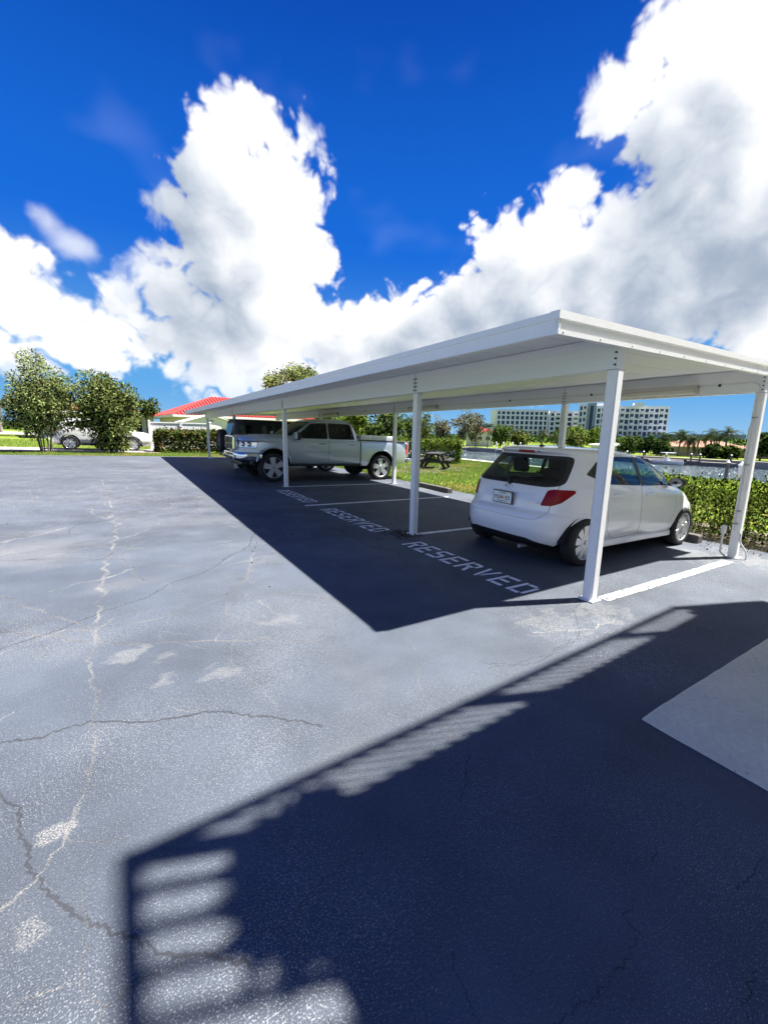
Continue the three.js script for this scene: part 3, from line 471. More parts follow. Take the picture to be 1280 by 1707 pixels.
// the upper part of a wheel housing: a half tube closed on its inner side
function archLiner(r, x, y, zIn, zOut) {
  const p = [], n = 20, v = (a, z) => [x + r * Math.cos(a), y + r * Math.sin(a), z];
  for (let i = 0; i < n; i++) { const a = 0.02 + i / n * (Math.PI - 0.04), b = 0.02 + (i + 1) / n * (Math.PI - 0.04), A = v(a, zIn), B = v(b, zIn), C = v(b, zOut), D = v(a, zOut); p.push(...A, ...B, ...C, ...A, ...C, ...D, ...A, ...B, x, y, zIn); }
  const g = new THREE.BufferGeometry(); g.setAttribute('position', new THREE.Float32BufferAttribute(p, 3)); g.computeVertexNormals(); return g;
}
const onSide = (s) => (t) => t.every((v) => v[2] * s > 0) && t.some((v) => Math.abs(v[5]) > 0.3);

M.tyre = mat([0.018, 0.018, 0.019], 0.85); M.well = mat([0.012, 0.012, 0.013], 0.95); M.trim = mat([0.014, 0.014, 0.016], 0.45); M.gap = mat([0.01, 0.01, 0.011], 0.9);
M.glass = mat([0.58, 0.74, 0.69], 0.02, { transmission: 1, thickness: 0, ior: 1.5 }); M.glassRear = mat([0.55, 0.63, 0.61], 0.02, { transmission: 1, thickness: 0, ior: 1.5 }); M.glassDark = mat([0.16, 0.19, 0.21], 0.02, { transmission: 1, thickness: 0, ior: 1.5 });
M.seat = mat([0.018, 0.018, 0.021], 0.9); M.alloy = mat([0.54, 0.55, 0.57], 0.32, { metalness: 0.55 }); M.rimDark = mat([0.03, 0.03, 0.033], 0.6); M.chrome = mat([0.75, 0.76, 0.78], 0.12, { metalness: 1 });
M.red = mat([0.62, 0.010, 0.012], 0.25, { specularIntensity: 0.5 }); M.amber = mat([0.62, 0.12, 0.03], 0.25, { specularIntensity: 0.5 }); M.redDark = mat([0.26, 0.006, 0.01], 0.25, { specularIntensity: 0.5 }); M.lamp = mat([0.75, 0.77, 0.8], 0.06, { metalness: 0.6, clearcoat: 1 });
M.carWhite = mat([0.84, 0.85, 0.86], 0.28, { clearcoat: 1, clearcoatRoughness: 0.04 });

function wheel(parent, x, y, z, r, w, face, spokes, style) {      // face: +1 or -1, the side that looks outwards
  const prof = [[r * 0.735, -w / 2], [r * 0.9, -w / 2], [r * 0.975, -w * 0.42], [r, -w * 0.3], [r, w * 0.3], [r * 0.975, w * 0.42], [r * 0.9, w / 2], [r * 0.735, w / 2], [r * 0.7, w * 0.3]].map(([a, b]) => new THREE.Vector2(a, b));
  const t = part('wheel', new THREE.LatheGeometry(prof, 40).rotateX(Math.PI / 2), M.tyre, parent); t.position.set(x, y, z); t.scale.z = face;
  part('brake_disc', put(new THREE.CylinderGeometry(r * 0.7, r * 0.7, 0.02, 32), 0, 0, w * 0.12, Math.PI / 2), M.rimDark, t);
  const lip = new THREE.LatheGeometry([[r * 0.68, w * 0.2], [r * 0.70, w * 0.42], [r * 0.745, w * 0.5], [r * 0.76, w * 0.46], [r * 0.735, w * 0.3]].map(([a, b]) => new THREE.Vector2(a, b)), 40).rotateX(Math.PI / 2);
  const pieces = [lip];
  for (let k = 0; k < spokes; k++) {
    const a = k / spokes * 2 * Math.PI + 0.2, w0 = style === 'cover' ? r * 0.095 : r * 0.12, w1 = style === 'cover' ? r * 0.17 : r * 0.2;
    const r0 = style === 'cover' ? 0.28 : 0.1, g = extr([[r * r0, -w0], [r * 0.71, -w1], [r * 0.71, w1], [r * r0, w0]], w * 0.06, 0.006); pieces.push(put(g, 0, 0, w * 0.34, 0, 0, a));
  }
  pieces.push(put(new THREE.CylinderGeometry(r * (style === 'cover' ? 0.28 : 0.17), r * (style === 'cover' ? 0.34 : 0.22), w * 0.1, 24), 0, 0, w * 0.40, Math.PI / 2));
  part('rim', merge(pieces), style === 'dark' ? M.rimDark : M.alloy, t); part('hub', put(new THREE.CylinderGeometry(r * 0.09, r * 0.1, 0.02, 20), 0, 0, w * 0.47, Math.PI / 2), style === 'cover' ? M.alloy : M.grey, t);
  return t;
}
function settle(t, x, z, turn) { t.position.set(x, gY(x, z), z); t.quaternion.copy(SLOPE).multiply(new THREE.Quaternion().setFromAxisAngle(new THREE.Vector3(0, 1, 0), turn)); }
// cuts one panel with a shut line round it; returns what is left of the body
function panel(body, proj, poly, where, name, m, parent, gap = 0.004, depth = 0.008) {
  const [a, rest] = cut(body, proj, poly, where), [inn, rim] = cut(a, proj, inset(poly, gap), where);
  const p = inn.length ? part(name, toGeo(inn), m, parent) : null; if (rim.length) part('shut_line', toGeo(rim, -depth), M.gap, p ?? parent);
  return [rest, p, inn];
}
function pane(body, proj, poly, where, name, m, parent, frame = 0.014) {
  const [a, rest] = cut(body, proj, poly, where), [inn, rim] = cut(a, proj, inset(poly, frame), where);
  const p = part(name, toGeo(inn, -0.004), m, parent); if (rim.length) part('window_trim', toGeo(rim, -0.001), M.trim, p);
  return rest;
}

// ---- the small white hatchback: x runs from the tail (0) to the nose
{
  const t = thing('hatchback_car', 'small white hatchback parked nose-in under the carport', 'car');
  const tab = [
    [0.19, 0.20, 3.66, 0.70, 4.5, 4.0], [0.24, 0.09, 3.78, 0.77, 4.6, 4.0], [0.32, 0.03, 3.87, 0.815, 4.6, 4.0], [0.45, 0.0, 3.93, 0.842, 4.6, 4.0], [0.56, 0.005, 3.945, 0.848, 4.6, 3.9], [0.64, 0.03, 3.92, 0.845, 4.6, 3.8],
    [0.68, 0.075, 3.88, 0.84, 4.7, 3.7], [0.78, 0.095, 3.77, 0.838, 4.7, 3.5], [0.88, 0.125, 3.56, 0.83, 4.8, 3.4], [0.95, 0.155, 3.32, 0.818, 4.9, 3.5], [0.99, 0.18, 3.08, 0.805, 5, 3.9], [1.03, 0.215, 2.95, 0.79, 5, 4.6],
    [1.12, 0.29, 2.78, 0.755, 5, 6], [1.22, 0.375, 2.58, 0.715, 5, 6.4], [1.32, 0.455, 2.36, 0.675, 4.8, 6.2], [1.38, 0.50, 2.2, 0.648, 4.6, 5.6], [1.405, 0.45, 2.12, 0.637, 4.4, 5], [1.43, 0.42, 2.02, 0.622, 4.2, 4.2], [1.455, 0.47, 1.81, 0.59, 4, 3.4], [1.48, 0.64, 1.66, 0.50, 3.4, 3], [1.495, 0.85, 1.46, 0.33, 3, 2.8], [1.503, 1.12, 1.20, 0.08, 2.4, 2.4],
  ];
  let body = shell(tab, 92, 150);
  const R_ = 0.292, xr = 0.635, xf = 3.145;
  // wheel openings
  for (const s of [-1, 1]) for (const x of [xr, xf]) { const [hole, rest] = cut(body, SIDE, rounded([[x - 0.335, 0.1], [x + 0.335, 0.1], [x + 0.345, 0.3], [x + 0.25, 0.545], [x, 0.632], [x - 0.25, 0.545], [x - 0.345, 0.3]], 0.25, 6), (q) => q.every((v) => v[2] * s > 0.3)); body = rest; void hole;
    part('wheel_arch', archLiner(0.36, x, 0.295, s * 0.5, s * 0.79), M.well, t); }
  // glass
  for (const s of [-1, 1]) {
    const w = onSide(s), f = (n) => n;
    body = pane(body, SIDE, rounded([[1.86, 1.0], [2.74, 0.985], [2.62, 1.06], [2.14, 1.35], [1.98, 1.385], [1.80, 1.39]], 0.05), w, 'front_side_window', M.glass, t);
    body = pane(body, SIDE, rounded([[1.02, 1.035], [1.79, 1.003], [1.72, 1.39], [1.36, 1.392], [1.1, 1.36]], 0.05), w, 'rear_side_window', M.glass, t);
    body = pane(body, SIDE, rounded([[0.66, 1.16], [0.93, 1.06], [0.99, 1.33], [0.9, 1.32]], 0.03), w, 'quarter_window', M.glassDark, t); void f;
    const pillar = cut(body, SIDE, [[1.79, 1.0], [1.87, 1.0], [1.805, 1.395], [1.715, 1.395]], w); part('door_pillar', toGeo(pillar[0], 0.001), M.trim, t); body = pillar[1];
    const sail = cut(body, SIDE, [[2.755, 0.985], [2.9, 0.98], [2.62, 1.09]], w); part('mirror_sail', toGeo(sail[0], 0.001), M.trim, t); body = sail[1];
  }
  body = pane(body, BACK, rounded([[-0.665, 1.02], [-0.52, 0.985], [0.52, 0.985], [0.665, 1.02], [0.60, 1.29], [0.56, 1.372], [-0.56, 1.372], [-0.60, 1.29]], 0.07), (q) => q.every((v) => v[0] < 0.9) && q.some((v) => v[3] < -0.12), 'rear_window', M.glassRear, t, 0.05);
  body = pane(body, BACK, rounded([[-0.66, 1.03], [0.66, 1.03], [0.53, 1.42], [-0.53, 1.42]], 0.06), (q) => q.every((v) => v[0] > 1.7 && v[3] > 0.4 && Math.abs(v[5]) < 0.62), 'windshield', M.glass, t, 0.03);
  // lamps
  const WRAP = (v) => [v[0] - (0.85 - Math.abs(v[2])), v[1]];
  for (const s of [-1, 1]) {
    const wh = (q) => q.every((v) => v[2] * s > 0.3 && v[0] < 1.0);
    const lampPoly = rounded([[-0.21, 0.76], [-0.03, 0.765], [0.12, 0.81], [0.35, 0.94], [0.33, 0.97], [-0.02, 0.97], [-0.11, 0.95]], 0.03);
    const [inn, rest] = cut(body, WRAP, lampPoly, wh), [core, rim] = cut(inn, WRAP, shrink(lampPoly, 0.016), wh); body = rest;
    const [low, up] = cut(core, WRAP, [[-0.3, 0.7], [0.02, 0.7], [0.02, 0.80], [-0.3, 0.80]], wh), [in1, out1] = cut(up, WRAP, [[-0.3, 0.8], [0.12, 0.8], [0.12, 1.0], [-0.3, 1.0]], wh);
    const l = part('tail_light', toGeo([...in1], 0.008), M.red, t); part('lamp_corner', toGeo(out1, 0.008), M.redDark, l); if (low.length) part('turn_signal', toGeo(low, 0.008), M.amber, l); part('lamp_rim', toGeo(rim, 0.001), M.redDark, l);
    const hw = (q) => q.every((v) => v[2] * s > 0.2 && v[0] > 2.8), FW = (v) => [v[0] + (0.85 - Math.abs(v[2])) * -0.0, v[1]];
    const [h, rest2] = cut(body, FW, rounded([[3.42, 0.70], [3.85, 0.66], [3.8, 0.77], [3.36, 0.865]], 0.03), hw); body = rest2; part('headlight', toGeo(h, 0.004), M.lamp, t);
  }
  // tailgate, bumper skirt, doors
  const rear = (q) => q.every((v) => v[0] < 0.75);
  body = panel(body, BACK, rounded([[-0.60, 0.655], [-0.50, 0.575], [0.50, 0.575], [0.60, 0.655], [0.635, 1.0], [0.59, 1.31], [-0.59, 1.31], [-0.635, 1.0]], 0.05), (q) => rear(q) && q.some((v) => v[3] < -0.25), 'tailgate', M.carWhite, t)[0];
  { const hull = [[-0.74, 0.15], [0.74, 0.15], [0.62, 0.27], [0.42, 0.335], [-0.42, 0.335], [-0.62, 0.27]]; const [sk, rest] = cut(body, BACK, hull, (q) => q.every((v) => v[0] < 0.5) && q.some((v) => v[3] < -0.1)); body = rest; part('bumper_skirt', toGeo(sk, 0.003), M.trim, t); }
  for (const s of [-1, 1]) {
    const w = onSide(s);
    body = panel(body, SIDE, rounded([[1.84, 0.30], [2.62, 0.30], [2.80, 0.62], [2.85, 0.96], [2.55, 1.17], [2.2, 1.375], [1.76, 1.425]].map(([a, b]) => [a, b]), 0.05), w, 'front_door', M.carWhite, t)[0];
    body = panel(body, SIDE, rounded([[1.06, 0.42], [1.22, 0.30], [1.825, 0.30], [1.75, 1.425], [1.05, 1.40], [0.97, 1.06]], 0.05), w, 'rear_door', M.carWhite, t)[0];
    for (const x of [1.98, 1.20]) { const h = part('door_handle', rbox(0.2, 0.032, 0.026, 0.012, x, 0.875 + (x < 1.5 ? 0.015 : 0), s * 0.843), M.carWhite, t); part('handle_recess', put(new THREE.SphereGeometry(0.055, 14, 8), x + 0.01, 0.868 + (x < 1.5 ? 0.015 : 0), s * 0.812, 0, 0, 0, [1.2, 0.6, 0.35]), M.gap, h); }
    const mir = part('mirror', put(new THREE.SphereGeometry(0.1, 20, 14), 2.58, 1.04, s * 0.895, 0, 0, 0, [0.72, 0.68, 1.05]), M.trim, t); part('mirror_arm', rbox(0.06, 0.05, 0.14, 0.02, 2.62, 1.0, s * 0.83), M.trim, mir); part('mirror_glass', put(new THREE.CircleGeometry(0.075, 20), 2.512, 1.04, s * 0.9, 0, -Math.PI / 2, 0, [1.1, 0.8, 1]), M.chrome, mir);
    part('sill', rbox(1.85, 0.09, 0.05, 0.02, 1.9, 0.235, s * 0.785), M.carWhite, t);
  }
  part('body', toGeo(body), M.carWhite, t);
  part('floor_pan', box(3.2, 0.02, 1.36, 1.95, 0.2, 0), M.well, t);
  { const tub = shell(tab.filter((r) => r[0] >= 0.24 && r[0] <= 0.95), 10, 60, { cap: false, inset: 0.05 }); part('cabin_lining', toGeo(tub), M.seat, t); part('load_floor', box(0.75, 0.02, 1.2, 0.62, 0.83, 0), M.seat, t); part('dashboard', rbox(0.55, 0.25, 1.35, 0.08, 2.62, 0.88, 0), M.seat, t); part('headliner', box(1.3, 0.012, 1.0, 1.2, 1.425, 0), mat([0.45, 0.44, 0.42], 0.9), t); }
  // seats
  const seat = (x, z, w, hr, dy = 0) => { const g = [rbox(0.5, 0.14, w, 0.05, x + 0.22, 0.52, z), put(new RoundedBoxGeometry(0.14, 0.62, w, 3, 0.06), x - 0.06, 0.82 + dy, z, 0, 0, 0.2)]; const o = part('seat', merge(g), M.seat, t); for (const dz of hr) part('headrest', put(new RoundedBoxGeometry(0.1, 0.22, 0.25, 3, 0.05), x - 0.17, 1.2, z + dz, 0, 0, 0.15), M.seat, o); };
  seat(1.75, -0.36, 0.5, [0]); seat(1.75, 0.36, 0.5, [0]); seat(0.98, 0, 1.25, [-0.38, 0.38], -0.12);
  part('steering_wheel', put(new THREE.TorusGeometry(0.17, 0.016, 8, 28), 2.28, 0.93, -0.36, 0, Math.PI / 2 - 0.0, 0.35), M.trim, t);
  // fittings at the tail
  part('brake_light', rbox(0.03, 0.035, 0.24, 0.01, 0.425, 1.412, 0), M.redDark, t);
  part('washer_jet', put(new THREE.SphereGeometry(0.012, 8, 6), 0.43, 1.42, 0.19), M.trim, t);
  const wip = part('wiper', merge([rod([0.175, 1.035, 0.0], [0.225, 1.06, -0.33], 0.01, 0.006), put(new THREE.SphereGeometry(0.03, 12, 8), 0.165, 1.01, 0.0), rbox(0.03, 0.06, 0.05, 0.012, 0.168, 1.0, 0)]), M.trim, t); void wip;
  { const plate = document.createElement('canvas'); plate.width = 256; plate.height = 128; const c = plate.getContext('2d'); c.fillStyle = '#e8ebe8'; c.fillRect(0, 0, 256, 128); c.fillStyle = '#20502c'; c.font = 'bold 24px sans-serif'; c.textAlign = 'center'; c.fillText('FLORIDA', 128, 24); c.font = 'bold 58px sans-serif'; c.fillText('Y53', 62, 88); c.fillText('E3', 198, 88); c.fillStyle = '#e07a1a'; c.beginPath(); c.arc(122, 66, 13, 0, 7); c.arc(136, 72, 12, 0, 7); c.fill(); c.fillStyle = '#2c7d36'; c.fillRect(118, 44, 14, 8); c.fillStyle = '#20502c'; c.font = 'bold 17px sans-serif'; c.fillText('SUNSHINE STATE', 128, 118); c.fillStyle = '#e0b52a'; c.fillRect(232, 4, 20, 14);
    const tx = new THREE.CanvasTexture(plate); tx.colorSpace = THREE.SRGBColorSpace; const holder = part('plate_frame', rbox(0.014, 0.17, 0.325, 0.006, 0.063, 0.795, 0), M.trim, t); part('licence_plate', put(new THREE.PlaneGeometry(0.296, 0.146), 0.052, 0.795, 0, 0, -Math.PI / 2, 0), mat([1, 1, 1], 0.4, { map: tx }), holder); }
  { const em = [put(new THREE.TorusGeometry(0.062, 0.008, 8, 32), 0, 0, 0, 0, 0, 0, [1, 0.68, 1]), put(new THREE.TorusGeometry(0.03, 0.006, 8, 24), 0, 0.012, 0, 0, 0, 0, [1.25, 0.75, 1]), put(new THREE.TorusGeometry(0.034, 0.006, 8, 24), 0, -0.004, 0, 0, 0, 0, [0.5, 1.1, 1])]; part('emblem', put(merge(em), 0.14, 0.925, 0, 0, -Math.PI / 2, 0), M.chrome, t); }
  part('badge', merge(Array.from({ length: 5 }, (_, i) => box(0.006, 0.018, 0.018, 0.103, 0.79, 0.38 + i * 0.026))), M.chrome, t);
  part('tailgate_crease', box(0.008, 0.012, 0.9, 0.115, 0.885, 0), M.carWhite, t);
  part('muffler', put(new THREE.CylinderGeometry(0.07, 0.07, 0.42, 18), 0.34, 0.235, -0.22, Math.PI / 2), M.grey, t); part('exhaust_tip', rod([0.06, 0.2, 0.33], [0.4, 0.21, 0.33], 0.025), M.grey, t); part('axle', rod([xr, 0.27, -0.7], [xr, 0.27, 0.7], 0.045), M.well, t);
  part('antenna', merge([put(new THREE.SphereGeometry(0.03, 10, 6), 0.72, 1.49, 0, 0, 0, 0, [1.4, 0.6, 1]), rod([0.72, 1.49, 0], [0.56, 1.66, 0], 0.005, 0.003, 6)]), M.trim, t);
  for (const s of [-1, 1]) for (const x of [xr, xf]) wheel(t, x, R_ / 0.945, s * 0.752, R_, 0.18, s, 9, 'cover').scale.y = 1 / 0.945;
  t.scale.y = 0.945;
  settle(t, 4.637 - 0.635, -3.62, 0);
}
// ---- the silver pickup: x runs from the tail (0) to the nose; it is backed in, nose towards the lot
{
  const t = thing('pickup_truck', 'silver crew cab pickup truck backed in under the carport', 'truck');
  M.silver = mat([0.47, 0.52, 0.58], 0.28, { metalness: 0.45, clearcoat: 1, clearcoatRoughness: 0.05 });
  const xr = 1.21, xf = 4.78, R_ = 0.41;
  let body = shell([[0.46, 0.14, 5.45, 0.93, 8, 3.6], [0.56, 0.06, 5.6, 0.985, 9, 3.6], [0.72, 0.03, 5.68, 1.003, 9, 3.6], [0.92, 0.02, 5.71, 1.008, 9, 3.6], [1.10, 0.02, 5.69, 1.0, 9, 3.6], [1.20, 0.03, 5.63, 0.985, 9, 3.6], [1.245, 0.05, 5.52, 0.965, 9, 3.6]], 34, 150, { cap: false });
  let cab = shell([[1.16, 1.99, 4.72, 0.985, 9, 5], [1.25, 2.0, 4.52, 0.975, 9, 5], [1.4, 2.05, 4.26, 0.93, 9, 5], [1.55, 2.1, 4.02, 0.88, 9, 5], [1.7, 2.17, 3.76, 0.825, 8, 4.8], [1.77, 2.23, 3.62, 0.79, 7, 4.4], [1.82, 2.32, 3.46, 0.74, 6, 4], [1.855, 2.5, 3.2, 0.62, 5, 3.6], [1.875, 2.7, 3.0, 0.4, 4, 3], [1.882, 2.82, 2.88, 0.06, 3, 3]], 46, 120);
  const hood = shell([[1.14, 3.95, 5.70, 0.975, 9, 4.4], [1.21, 3.96, 5.64, 0.965, 9, 4.4], [1.27, 4.0, 5.52, 0.935, 9, 4.2], [1.31, 4.05, 5.34, 0.88, 8, 4], [1.335, 4.1, 5.1, 0.75, 7, 3.6], [1.348, 4.3, 4.85, 0.4, 5, 3], [1.352, 4.5, 4.6, 0.05, 3, 3]], 18, 110);
  for (const s of [-1, 1]) for (const x of [xr, xf]) {
    body = cut(body, SIDE, rounded([[x - 0.52, 0.2], [x + 0.52, 0.2], [x + 0.5, 0.55], [x + 0.33, 0.88], [x, 0.965], [x - 0.33, 0.88], [x - 0.5, 0.55]], 0.3, 6), (q) => q.every((v) => v[2] * s > 0.3))[1];
    part('wheel_arch', archLiner(0.53, x, 0.45, s * 0.6, s * 0.96), M.well, t);
    const lip = new THREE.TorusGeometry(0.5, 0.022, 6, 24, Math.PI * 0.86); part('fender_lip', put(lip, x, 0.47, s * 0.998, 0, 0, Math.PI * 0.07), M.silver, t);
  }
  for (const s of [-1, 1]) {
    const w = onSide(s);
    cab = pane(cab, SIDE, rounded([[3.13, 1.26], [4.18, 1.255], [3.62, 1.70], [3.13, 1.735]], 0.06), w, 'front_side_window', M.glassDark, t, 0.02);
    cab = pane(cab, SIDE, rounded([[2.2, 1.265], [3.09, 1.26], [3.09, 1.735], [2.33, 1.735]], 0.07), w, 'rear_side_window', M.glassDark, t, 0.02);
    cab = panel(cab, SIDE, [[3.1, 1.15], [4.5, 1.15], [4.35, 1.25], [3.65, 1.76], [3.1, 1.77]], w, 'front_door_frame', M.silver, t)[0];
    cab = panel(cab, SIDE, [[2.12, 1.15], [3.1, 1.15], [3.1, 1.77], [2.27, 1.77]], w, 'rear_door_frame', M.silver, t)[0];
    body = panel(body, SIDE, rounded([[3.1, 0.58], [4.26, 0.58], [4.34, 0.9], [4.36, 1.26], [3.1, 1.26]], 0.03), w, 'front_door', M.silver, t, 0.005, 0.012)[0];
    body = panel(body, SIDE, rounded([[2.12, 0.58], [3.09, 0.58], [3.09, 1.26], [2.12, 1.26]], 0.03), w, 'rear_door', M.silver, t, 0.005, 0.012)[0];
    body = (() => { const [g, rest] = cut(body, SIDE, [[1.985, 0.4], [2.02, 0.4], [2.02, 1.3], [1.985, 1.3]], w); part('bed_gap', toGeo(g, -0.03), M.gap, t); return rest; })();
    for (const x of [3.24, 2.25]) part('door_handle', rbox(0.2, 0.035, 0.03, 0.012, x + 0.06, 1.12, s * 1.012), M.grey, t);
    const m = part('mirror', rbox(0.14, 0.22, 0.24, 0.06, 4.12, 1.32, s * 1.1), M.trim, t); part('mirror_cap', rbox(0.05, 0.2, 0.22, 0.02, 4.19, 1.33, s * 1.1), M.silver, m);
    const up = (q) => q.every((v) => v[2] * s > 0.4 && v[0] < 0.4);
    const [tl, rest] = cut(body, (v) => [v[0] - (1.0 - Math.abs(v[2])), v[1]], rounded([[-0.1, 0.86], [0.12, 0.86], [0.12, 1.18], [-0.1, 1.18]], 0.02), up); body = rest; const l = part('tail_light', toGeo(tl, 0.01), M.red, t); part('reverse_lamp', rbox(0.02, 0.06, 0.04, 0.006, 0.02, 0.95, s * 0.93), M.lamp, l);
    const hw = (q) => q.every((v) => v[2] * s > 0.3 && v[0] > 4.6);
    const hp = rounded([[5.22, 0.93], [5.9, 0.93], [5.9, 1.15], [5.18, 1.15]], 0.04), [hl, rest2] = cut(body, SIDE, hp, hw), [core, edge] = cut(hl, SIDE, shrink(hp, 0.012), hw); body = rest2; const lamp = part('headlight', toGeo(core, -0.02), M.lamp, t); part('lamp_rim', toGeo(edge), M.trim, lamp);
    for (const [x, z] of [[5.56, 0.62], [5.44, 0.80]]) part('lamp_bowl', put(new THREE.SphereGeometry(0.07, 14, 10), x, 1.04, s * z, 0, 0, 0, [0.6, 1, 1]), M.chrome, lamp);
    part('sill_step', rbox(2.35, 0.06, 0.1, 0.02, 3.15, 0.50, s * 0.97), M.trim, t);
    part('bed_rail', rbox(1.92, 0.035, 0.07, 0.012, 1.02, 1.262, s * 0.945), M.trim, t);
  }
  cab = pane(cab, BACK, rounded([[-0.86, 1.27], [0.86, 1.27], [0.72, 1.74], [-0.72, 1.74]], 0.06), (q) => q.every((v) => v[0] > 3.4) && q.some((v) => v[3] > 0.3), 'windshield', M.glass, t, 0.03);
  cab = pane(cab, BACK, rounded([[-0.8, 1.32], [0.8, 1.32], [0.7, 1.7], [-0.7, 1.7]], 0.06), (q) => q.every((v) => v[0] < 2.4) && q.some((v) => v[3] < -0.3), 'rear_window', M.glassDark, t, 0.03);
  part('body', toGeo(body), M.silver, t); part('cab', toGeo(cab), M.silver, t); part('hood', toGeo(hood), M.silver, t);
  part('tailgate', rbox(0.06, 0.56, 1.66, 0.02, 0.06, 0.97, 0), M.silver, t); part('bed_floor', box(1.86, 0.03, 1.8, 1.03, 0.74, 0), M.well, t); part('bed_front_wall', box(0.04, 0.52, 1.86, 1.94, 0.98, 0), M.silver, t);
  part('rear_bumper', rbox(0.2, 0.18, 1.9, 0.05, 0.02, 0.62, 0), M.chrome, t);
  part('cabin_floor', box(2.5, 0.03, 1.8, 3.2, 0.6, 0), M.seat, t); part('frame_rails', merge([box(5.0, 0.14, 0.08, 2.8, 0.48, 0.45), box(5.0, 0.14, 0.08, 2.8, 0.48, -0.45), rod([xr, 0.41, -0.8], [xr, 0.41, 0.8], 0.06), put(new THREE.SphereGeometry(0.16, 14, 10), xr, 0.41, 0.05), box(1.2, 0.3, 0.8, 4.6, 0.6, 0)]), M.well, t);
  const seat = (x, z, w, hr) => { const o = part('seat', merge([rbox(0.5, 0.16, w, 0.05, x + 0.25, 0.85, z), put(new RoundedBoxGeometry(0.16, 0.62, w, 3, 0.06), x - 0.06, 1.18, z, 0, 0, 0.15)]), M.seat, t); for (const dz of hr) part('headrest', put(new RoundedBoxGeometry(0.1, 0.2, 0.26, 3, 0.05), x - 0.14, 1.55, z + dz), M.seat, o); };
  seat(3.25, -0.45, 0.55, [0]); seat(3.25, 0.45, 0.55, [0]); seat(2.35, 0, 1.5, [-0.45, 0.45]); part('dashboard', rbox(0.5, 0.3, 1.7, 0.08, 4.2, 1.2, 0), M.seat, t);
  // the face: chrome grille with a cross, bumper with lamps
  const gr = part('grille', rbox(0.14, 0.40, 1.0, 0.05, 5.72, 1.06, 0), M.chrome, t);
  for (const [y, z] of [[0.96, -0.24], [0.96, 0.24], [1.15, -0.24], [1.15, 0.24]]) { const hole = part('grille_mesh', rbox(0.06, 0.14, 0.40, 0.03, 5.785, y, z), M.trim, gr); void hole; }
  part('front_bumper', toGeo(shell([[0.585, 5.05, 5.70, 0.93, 6, 3.4], [0.61, 5.02, 5.79, 0.99, 6, 3.4], [0.72, 5.0, 5.83, 1.0, 6, 3.4], [0.80, 5.02, 5.81, 0.99, 6, 3.4], [0.83, 5.05, 5.74, 0.94, 6, 3.4]], 14, 70)), M.chrome, t); part('air_dam', rbox(0.24, 0.14, 1.4, 0.05, 5.5, 0.51, 0), M.trim, t);
  part('bumper_intake', rbox(0.05, 0.1, 0.7, 0.03, 5.80, 0.66, 0), M.trim, t);
  for (const s of [-1, 1]) part('fog_lamp', put(new THREE.CylinderGeometry(0.055, 0.055, 0.05, 18), 5.79, 0.69, s * 0.68, 0, 0, Math.PI / 2), M.lamp, t);
  part('side_molding', merge([-1, 1].map((s) => rbox(1.0, 0.02, 0.012, 0.005, 3.5, 0.90, s * 1.008))), M.silver, t);
  for (const s of [-1, 1]) { wheel(t, xr, R_, s * 0.86, R_, 0.27, s, 5, 'alloy'); wheel(t, xf, R_, s * 0.86, R_, 0.27, s, 5, 'alloy'); }
  settle(t, 8.46, -12.63, Math.PI);
  // a ribbed white cover lies folded across the bed
  const load = thing('bed_cover', 'folded white ribbed cover lying across the pickup bed', 'cover', [7.25, gY(7.2, -12.6) + 1.28, -12.63]);
  const r = rng(3), ribs = []; const n = 16; for (let i = 0; i < n; i++) { const h = 0.13 + 0.05 * (1 - i / n) - 0.0 * r(); ribs.push(put(new RoundedBoxGeometry(0.085, h + 0.03 * r(), 1.7, 2, 0.03), -0.62 + i * 0.085, h / 2 - 0.03, 0, 0, 0.01 * (r() - 0.5), (r() - 0.5) * 0.18)); }
  for (const g of ribs) part('fold', g, M.carWhite, load);
}

